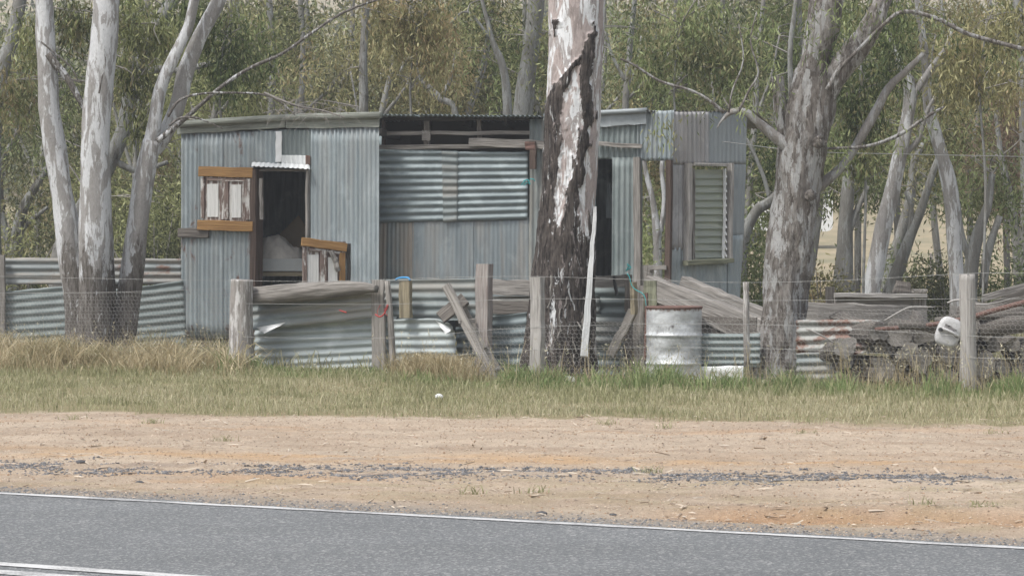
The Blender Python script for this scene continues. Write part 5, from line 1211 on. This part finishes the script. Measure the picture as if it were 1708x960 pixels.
for k, (x0, y0, x1, y1, rd, lb) in enumerate([(1636, 548, 1735, 540, .085, "thick rough log lying sideways at the top right of the pile"), (1500, 540, 1560, 546, .05, "short grey bough lying left of the white jerrycan"), (1560, 536, 1725, 524, .045, "slender grey bough resting along the top of the pile")]):
    V2, F2, U2 = tube([P(x0, y0, 30.75), P((x0 + x1) / 2, (y0 + y1) / 2 - 3, 30.7), P(x1, y1, 30.75)], [rd, rd * 1.05, rd * .9], 16, 8, .22, 30 + k, True, .02); obj("firewood_log", V2, F2, W_LOG, uv=U2, smooth=True, label=lb, cat="log")
for k in range(5):
    xs_ = 640 + random.uniform(-8, 8); twine(M_RED, [(xs_, 508), (xs_ + random.uniform(-6, 6), 518), (xs_ + random.uniform(-9, 9), 527)], .045 + .004 * k, ["frayed red strand hanging left of the thin crooked post", "red strand crossing the thin crooked post", "short red strand on the rag by the crooked post", "loose red strand end by the crooked post", "thin red thread by the crooked post"][k], .0025) if k < 2 else None
# jerrycan: rounded slab with moulded handle recess and cap
jc = thing("jerrycan", "dirty white plastic jerrycan lying tilted on the woodpile left of the round post", "container", P(1582, 578, 30.5))
def rounded_slab(c, wx, hz_, dy, rot, m, parent, nm, sup=3.2, bulge=.18):
    th = np.linspace(0, 2 * math.pi, 32, endpoint=False); ring = np.stack([np.sign(np.cos(th)) * np.abs(np.cos(th)) ** (2 / sup), np.sign(np.sin(th)) * np.abs(np.sin(th)) ** (2 / sup)], 1)
    V = []; prof_ = [(-.5, .0), (-.5, .70), (-.46, .86), (-.36, .96), (0, 1), (.36, .96), (.46, .86), (.5, .7), (.5, 0)]
    for dpt, k in prof_:
        for a in ring: V.append((a[0] * wx * .5 * k, dpt * dy, a[1] * hz_ * .5 * k))
    V = np.array(V); ca, sa = math.cos(rot), math.sin(rot); V = np.stack([V[:, 0] * ca - V[:, 2] * sa, V[:, 1], V[:, 0] * sa + V[:, 2] * ca], 1) + c
    i = np.arange(len(V)).reshape(-1, 32); q = np.stack([i[:-1], np.roll(i[:-1], -1, 1), np.roll(i[1:], -1, 1), i[1:]], -1).reshape(-1, 4)
    return obj(nm, V, [q], m, parent, smooth=True)
cj = P(1582, 554, 30.45)
rounded_slab(cj, .24, .30, .15, -.35, M_CAN, jc, "body")
pj = lambda x, y, d_=-.08: P(x, y, 30.45) + np.array([0, d_, 0])
V2, F2, U2 = tube([pj(1570, 547, -.07), pj(1576, 549, -.10), pj(1590, 556, -.10), pj(1597, 561, -.07)], [.012, .014, .014, .012], 8, 4, 0); obj("handle", V2, F2, M_CAN, jc, smooth=True)
V2, F2, U2 = tube([pj(1573, 545, -.072), pj(1585, 551, -.074), pj(1596, 562, -.072)], [.016, .02, .014], 8, 4, 0); obj("handle_recess", V2, F2, plain("dark_grey_recess", (.16, .15, .15)), jc, smooth=True)  # dark grey strip laid along the handle
V2, F2, U2 = tube([pj(1567, 549, -.06), pj(1567, 549, -.10)], [.022, .020], 12, 1, 0); obj("cap", V2, F2, M_BLACK, jc, smooth=False)
beam("rail_bar", pj(1575, 540, -.077), pj(1594, 551, -.077), .012, .006, plain("dark_grey_line", (.2, .19, .19)), jc)  # thin dark grey bar above the handle

# ------------------------------------------------------------------ other small things
beam("board", FP.pt(834, 629, .0), FP.pt(960, 632, .0), .05, .02, M_WHITE, None, nF, seg=8, label="white board lying in the grass at the foot of the charred trunk", cat="board")
V2, F2, U2 = tube([P(1205, 236, 35.5), P(1340, 252, 33.5), P(1500, 257, 34), P(1740, 262, 34.5)], [.0045] * 4, 5, 8, 0)
obj("overhead_wire", V2, F2, M_WIRE, smooth=True, label="thin wire strung from the shed's right end to the right edge", cat="wire")
def lump(name, x, y, s, m, label, cat, flat=.6, seed=0, lift=.3):
    D = EYE * FPX / (y - HY); X = (x - CX) / FPX * D; z = float(gz(X, D)); 
    bm_th = np.linspace(0, math.pi, 9); ph = np.linspace(0, 2 * math.pi, 12, endpoint=False); t_, p_ = np.meshgrid(bm_th, ph, indexing='ij')
    rr2 = s * (1 + .5 * (vn(np.cos(p_) * 2 + seed, np.sin(p_) * 2 + t_ * 2, seed) - .5)); V = np.stack([rr2 * np.sin(t_) * np.cos(p_) * 1.3, rr2 * np.sin(t_) * np.sin(p_), rr2 * np.cos(t_) * flat], -1).reshape(-1, 3) + [X, D, z + s * flat * lift]
    i = np.arange(len(V)).reshape(t_.shape); q = np.stack([i[:-1], i[1:], np.roll(i[1:], -1, 1), np.roll(i[:-1], -1, 1)], -1).reshape(-1, 4)
    obj(name, V, [q], m, label=label, cat=cat)
lump("stone", 903, 857, .022, M_TARLUMP, "dark lump of tar beside the white edge line near the centre", "stone", seed=3)
lump("litter", 732, 663, .030, M_WHITE, "crumpled white paper litter in the mown grass", "litter", .9, 6, .9)
lump("stone", 1022, 858, .016, M_TARLUMP, "bluish grey stone at the road edge right of the tar lump", "stone", .4, 8)
lump("stone", 233, 803, .022, M_TARLUMP, "small dark stone on the dirt left of the gravel band", "stone", .5, 9)
lump("stone", 135, 774, .025, M_TARLUMP, "dark clod at the upper left of the dirt verge", "stone", .5, 10)

# the white van body glimpsed behind the scrub
cv = thing("caravan", "white caravan half hidden by scrub right of the shed window", "caravan", (P(1290, 480, 125)[0], 125, 1.0))
def rbox(nm, c, sx, sy, sz, m, par, bev=.12):
    V = []; 
    for y_ in (-sy / 2, sy / 2):
        for a, b_ in ((-1, -1), (1, -1), (1, 1), (-1, 1)):
            for t in np.linspace(0, 1, 4):
                ang = math.atan2(b_, a) - math.pi / 4 + t * math.pi / 2; V.append((c[0] + a * (sx / 2 - bev) + bev * math.cos(ang), c[1] + y_, c[2] + b_ * (sz / 2 - bev) + bev * math.sin(ang)))
    n = 16; i = np.arange(2 * n).reshape(2, n); q = np.stack([i[0], np.roll(i[0], -1), np.roll(i[1], -1), i[1]], 1)
    return obj(nm, np.array(V), [q, np.array([i[0][::-1], i[1]])], m, par)
cc = P(1290, 330, 125); cc[2] = 2.75
rbox("body", cc, 4.6, 2.0, 2.3, M_WHITE, cv, .25)
for dx in (-1.2, .2): rbox("window", cc + [dx, -1.01, .25], .8, .04, .5, plain("caravan_glass", (.06, .07, .08), .1), cv, .06)
rbox("door", cc + [1.35, -1.01, -.1], .6, .04, 1.7, plain("caravan_door", (.62, .63, .62)), cv, .05)
for dx in (-.9, .9):
    V2, F2, U2 = tube([np.array([cc[0] + dx, 124.1, 1.31]), np.array([cc[0] + dx, 123.9, 1.31])], [.36, .36], 20, 1, 0); obj("wheel", V2, F2, M_BLACK, cv)
# distant paddock fence posts
for k, x in enumerate((1554, 1480, 1640, 1400)):
    p = P(x, 430, 88); beam("paddock_post", np.array([p[0], 88, -.1]), np.array([p[0], 88, .95]), .10, .1, W_GREY, None, label=["grey post standing in the paddock right of the leaning gums", "paddock post seen between the leaning gum stems", "paddock post near the right forked gum", "paddock post beside the dark-based gum"][k], cat="post")
# twigs hanging over the shed roof
A = Acc(); r = np.random.default_rng(8)
for k in range(46):
    x = r.uniform(430, 580); y = r.uniform(165, 195); D = 35.6 + r.normal() * .2; a = P(x, y, D); b_ = a + np.array([r.normal() * .22, r.normal() * .05, -r.uniform(.0, .3)]); m_ = (a + b_) / 2 + [0, 0, .04]
    V2, F2, U2 = tube([a, m_, b_], [.0035, .0028, .0015], 4, 3, 0); A.add(V2, F2, U2)
V2, F2, U2 = tube(*pxl(35.8, [(440, 155, 5), (470, 168, 5), (500, 178, 4), (540, 185, 3), (575, 196, 2)]), 5, 4, .1); A.add(V2, F2, U2)
A.build("dead_twigs", W_GREY, g0, kind='stuff')

# ------------------------------------------------------------------ grass
def blades(X, D, h, wd, lean, seed, a0, a1, head=None):
    r = np.random.default_rng(seed); n = len(X); z = gz(X, D) - .01
    b = np.stack([X, D, z], 1); az = r.uniform(0, 2 * math.pi, n); hd = np.stack([np.cos(az), np.sin(az), np.zeros(n)], 1)
    fa = r.uniform(0, 2 * math.pi, n); s = np.stack([np.cos(fa), np.sin(fa), np.zeros(n)], 1) * (wd * r.uniform(.6, 1.3, n))[:, None]
    ln = (lean * r.uniform(.2, 1.4, n) * h)[:, None]; up = np.array([0, 0, 1.]) * h[:, None]
    m1 = b + up * .5 + hd * ln * .22; m2 = b + up * .85 + hd * ln * .65; t = b + up * .95 + hd * ln * 1.15; t[:, 2] -= (ln[:, 0] * .35)
    V = np.stack([b - s, b + s, m1 - s * .9, m1 + s * .9, m2 - s * .55, m2 + s * .55, t], 1).reshape(-1, 3); k = np.arange(n)[:, None] * 7
    F4 = np.vstack([k + np.array([[0, 1, 3, 2]]), k + np.array([[2, 3, 5, 4]])]); F3 = k + np.array([[4, 5, 6]])
    at = np.stack([np.clip(a0, 0, 1), np.clip(a1, 0, 1), np.zeros(n)], 1)
    return V, [F4, F3], np.repeat(at, 7, 0), t
def grass(name, X, D, h, wd, lean, mat, seed, a0, a1):
    V, F_, at, t = blades(X, D, h, wd, lean, seed, a0, a1); 
    me = mesh_from(name, V, F_, attrs={"lc": at}, mats=[mat]); o = bpy.data.objects.new(name, me); COL.objects.link(o); props(o, kind='stuff'); return t
r = np.random.default_rng(77)
def fence_D(X): return 34 - .575 * (X + 3)
# short mown verge
n = 132000; X = r.uniform(-7.6, 7.2, n); D = r.uniform(23.2, 33.8, n)
Db = 25.2 - .215 * X + (1.3 * (fbm(X * 1.2, D * .8, 51) - .5) + .7 * (fbm(X * 5, D * 3, 52, 3) - .5)); fd_ = fence_D(X)
pch = fbm(X * 1.4, D * 1.4, 71); ok = (D > Db - .2 + .5 * r.uniform(0, 1, n) ** 3) & (D < fd_ + .4) & ((r.uniform(0, 1, n) < (sst(-.2, 1.5, D - Db) * .8 + .25) * (.35 + .9 * sst(.34, .55, fbm(X * 3.1, D * 3.4, 78, 4)))))
X, D, pch, fd_, Db = X[ok], D[ok], pch[ok], fd_[ok], Db[ok]; n = len(X)
nearf = sst(-3.0, -.6, D - fd_); tuft = sst(.56, .68, fbm(X * 6, D * 5, 76, 3)); h = (.02 + .05 * pch + .05 * nearf + .05 * tuft) * r.uniform(.5, 1.4, n)
straw = .46 + 1.1 * (fbm(X * 1.1, D * 1.3, 73) - .5) + .12 * sst(0, 3, X) - .05
grass("mown_grass", X, D, h, .0032, .55, GR_MIX, 1, r.beta(2, 2, n), np.clip(straw + r.uniform(-.1, .42, n) - .28 * nearf, 0, 1))
# lush green strip along the fence
n = 30000; X = r.uniform(-3.1, 6.0, n); D = fence_D(X) + r.normal(-.35, .40, n); cl = fbm(X * 3.2, D * 1.6, 81, 5); k_ = cl > .40; X, D, cl = X[k_], D[k_], cl[k_]; n = len(X)
h = (.04 + .72 * np.clip(cl - .46, 0, 1) * (1 - .85 * np.exp(-((X + 2.0) / .75) ** 4))) * r.uniform(.4, 1.5, n)
grass("green_grass", X, D, h, .0042, .6, GR_GREEN, 2, r.beta(2, 2, n), r.uniform(0, .95, n) - .1)
# tall dry grass at the left and scattered straw elsewhere
n = 19000; X = r.uniform(-6.6, -2.9, n) + r.normal(0, .12, n); D = fence_D(X) + r.normal(-.35, .55, n); cl = fbm(X * 2.6, D * 2.2, 91, 5); k_ = (cl > .47) | (r.uniform(0, 1, n) < .10); X, D, cl = X[k_], D[k_], np.clip((cl[k_] - .35) * 2.4, 0, 1); n = len(X); h = (.06 + .26 * cl) * r.uniform(.3, 1.4, n)
xx = r.uniform(-6.6, -2.9, 2600); dd = fence_D(xx) + r.normal(-.4, .5, 2600); k_ = fbm(xx * 2.2, dd * 1.8, 95) > .47; xx, dd = np.resize(xx[k_], 1500), np.resize(dd[k_], 1500)
grass("dry_grass", xx, dd, r.uniform(.10, .42, 1500), .0055, 1.1, GR_DRY, 33, r.uniform(.3, 1, 1500), r.uniform(0, .8, 1500))
t1 = grass("dry_grass", X, D, h, .0042, .75, GR_DRY, 3, r.beta(2, 2, n), r.uniform(0, 1.0, n) * (.55 + .5 * (fbm(X, D, 92) > .5)))
n = 5200; X = np.concatenate([r.normal(-.85, .22, n // 2), r.uniform(-3, 6.2, n - n // 2)]); D = fence_D(X) + r.normal(.0, .30, n); cl = fbm(X * 1.5, D, 94); k_ = (cl > .40); X, D = X[k_], D[k_]; n = len(X)
h = np.where(np.abs(X + .85) < .5, r.uniform(.1, .34, n), np.where((X > -2.75) & (X < -1.3), r.uniform(.02, .07, n), r.uniform(.06, .28, n))); t2 = grass("dry_grass", X, D, h, .0036, .7, GR_DRY, 4, r.beta(2, 2, n), r.uniform(0, .72, n))
n = 16000; X = r.uniform(-8, 8, n); D = r.uniform(33, 44, n); D = np.maximum(D, fence_D(X) + .3); h = r.uniform(.06, .30, n)
grass("weedy_undergrowth", X, D, h, .005, .6, GR_MIX, 5, r.beta(2, 2, n), r.uniform(0, 1, n))
# seed heads on tall stalks
n = 900; X = np.concatenate([r.uniform(-6.4, 6.2, n - 260), r.uniform(3.2, 5.6, 260)]); D = fence_D(X) + r.normal(-.35, .3, n); h = np.where((X > -2.9) & (X < -1.3), .25, 1) * r.uniform(.28, .58, n)
t3 = grass("seeding_grass", X, D, h, .0022, .35, GR_DRY, 6, r.beta(2, 2, n), r.uniform(0, .6, n))
tp = np.vstack([t3[::2], t1[::40], t2[::30]]); foliage("seed_heads", tp, 4, .010, .035, .008, M_SEED, None, seed=5, droop=-.5, kind='stuff', zs=2.0)
# weeds tufts on the dirt
A0 = []
for (x, y) in [(255, 705), (1085, 790), (1545, 845), (1640, 850), (372, 735), (787, 822), (893, 822), (350, 690), (1110, 712), (1010, 708), (120, 700), (1345, 725), (1658, 722)]:
    D_ = EYE * FPX / (y - HY); X_ = (x - CX) / FPX * D_; A0.append((X_, D_))
A0 = np.array(A0); ii = r.integers(0, len(A0), 520); X = A0[ii, 0] + r.normal(0, .045, 520); D = A0[ii, 1] + r.normal(0, .05, 520)
grass("dirt_weeds", X, D, r.uniform(.02, .075, 520), .003, .9, GR_MIX, 7, r.beta(2, 2, 520), r.uniform(0, .8, 520))
# big leafy grass clumps against the iron sheets
n = 2200; X = np.concatenate([r.normal(-2.2, .35, n // 2), r.normal(1.9, .5, n // 2)]); D = fence_D(X) + r.normal(-.15, .15, n); grass("leafy_green_grass", X, D, np.where(X < 0, r.uniform(.02, .09, n), r.uniform(.05, .2, n)), .0075, .7, GR_GREEN, 8, r.beta(2, 2, n), r.uniform(0, .6, n))

# ------------------------------------------------------------------ gravel, tar crumbs, bark chips
def chunks(name, X, D, s, mat, seed, a0, a1, flat=.6, lift=.2):
    r = np.random.default_rng(seed); n = len(X)
    base = np.array([[1, 0, 0], [0, 1, 0], [-1, 0, 0], [0, -1, 0], [0, 0, 1], [0, 0, -1.]]); V = base[None] * s[:, None, None] * r.uniform(.5, 1.3, (n, 6, 1)) * np.array([1, 1, flat])
    a = r.uniform(0, 6.28, n); ca, sa = np.cos(a)[:, None], np.sin(a)[:, None]; x_ = V[..., 0] * ca - V[..., 1] * sa; y_ = V[..., 0] * sa + V[..., 1] * ca
    V = np.stack([x_ + X[:, None], y_ + D[:, None], V[..., 2] + (gz(X, D) + s * flat * lift)[:, None]], -1).reshape(-1, 3)
    f = np.array([[0, 1, 4], [1, 2, 4], [2, 3, 4], [3, 0, 4], [1, 0, 5], [2, 1, 5], [3, 2, 5], [0, 3, 5]]); F_ = (np.arange(n)[:, None, None] * 6 + f[None]).reshape(-1, 3)
    me = mesh_from(name, V, [F_], attrs={"lc": np.repeat(np.stack([np.clip(a0, 0, 1), np.clip(a1, 0, 1), np.zeros(n)], 1), 6, 0)}, mats=[mat]); o = bpy.data.objects.new(name, me); COL.objects.link(o); props(o, kind='stuff')
n = 20000; X = r.uniform(-4.2, 4.2, n); D = 19.4 - .19 * X + r.normal(0, .22, n) * (.6 + .8 * vn(X * 1.5, X * 0, 3)); k_ = fbm(X * 1.6, D * 4, 44, 5) > .47; X, D = X[k_], D[k_]; n = len(X)
chunks("tar_gravel", X, D, r.uniform(.004, .013, n) * r.uniform(.5, 1.5, n), M_CRUMB, 3, r.beta(1.6, 2.5, n), r.uniform(0, .62, n))
n = 30000; X = r.uniform(-5, 5, n); v_ = 14.05 + r.uniform(0, 1, n) ** 1.0 * 8.5; D = (v_ - .502 * X) / .865; k_ = D < 26; X, D = X[k_], D[k_]; n = len(X)
chunks("dirt_stones", X, D, r.uniform(.002, .010, n), leafmat("verge_stones", [(.13, .10, .085), (.36, .27, .19), (.60, .50, .40), (.33, .20, .11)], 0), 4, r.beta(1.7, 1.7, n), r.uniform(0, 1, n) * .95)
n = 5000; X = r.uniform(-5, 5, n); v_ = 14.08 + np.abs(r.normal(0, .22, n)); D = (v_ - .502 * X) / .865
chunks("road_edge_gravel", X, D, r.uniform(.003, .012, n), M_CRUMB, 5, r.beta(2, 2, n), r.uniform(0, .9, n))
n = 2600; X = np.concatenate([r.uniform(-5, 5, n - 260), r.uniform(.8, 3.2, 260)]); D = np.concatenate([r.uniform(16.5, 25.5, n - 660), (19.4 - .19 * X[n - 660:n - 260] + r.normal(0, .3, 400)), 16.6 - .22 * (X[n - 260:] - .8) + r.normal(0, .35, 260)])
k_ = rv(X, D) > 14.2; X, D = X[k_], D[k_]; n = len(X); l_ = .006 + .05 * r.uniform(0, 1, n) ** 4; a = r.normal(0, .8, n); hd = np.stack([np.cos(a), np.sin(a), r.normal(0, .15, n)], 1) * l_[:, None]; sd_ = np.stack([-np.sin(a), np.cos(a), r.normal(0, .3, n)], 1) * (l_ * r.uniform(.08, .25, n))[:, None]
b = np.stack([X, D, gz(X, D) + .010], 1); up = np.tile([0, 0, .006], (n, 1)); V = np.stack([b - hd - sd_, b + hd - sd_ * .6, b + hd + sd_ * .6, b - hd + sd_, b + up], 1).reshape(-1, 3); k = np.arange(n)[:, None] * 5
F_ = np.vstack([k + np.array([[0, 1, 4]]), k + np.array([[1, 2, 4]]), k + np.array([[2, 3, 4]]), k + np.array([[3, 0, 4]]), k + np.array([[2, 1, 0]]), k + np.array([[3, 2, 0]])])
me = mesh_from("bark_litter", V, [F_], attrs={"lc": np.repeat(np.stack([r.beta(2.5, 1.5, n), r.uniform(0, .75, n), np.zeros(n)], 1), 5, 0)}, mats=[M_CHIP]); o = bpy.data.objects.new("bark_litter", me); COL.objects.link(o); props(o, kind='stuff')

# ------------------------------------------------------------------ thin haze volume, added as a veil that lifts the darks
hm = bpy.data.materials.new("haze"); hm.use_nodes = True; hnt = hm.node_tree; hnt.nodes.clear()
ho = hnt.nodes.new("ShaderNodeOutputMaterial"); pv = hnt.nodes.new("ShaderNodeVolumePrincipled"); pv.inputs['Color'].default_value = (.92, .95, 1, 1); pv.inputs['Density'].default_value = .0012
hnt.links.new(pv.outputs[0], ho.inputs['Volume'])
V2, F2, U2 = box_data((0, 1450, 26.5), 900, 3200, 57); me = mesh_from("haze", V2, F2, mats=[hm]); o = bpy.data.objects.new("haze", me); COL.objects.link(o); props(o, kind='stuff')
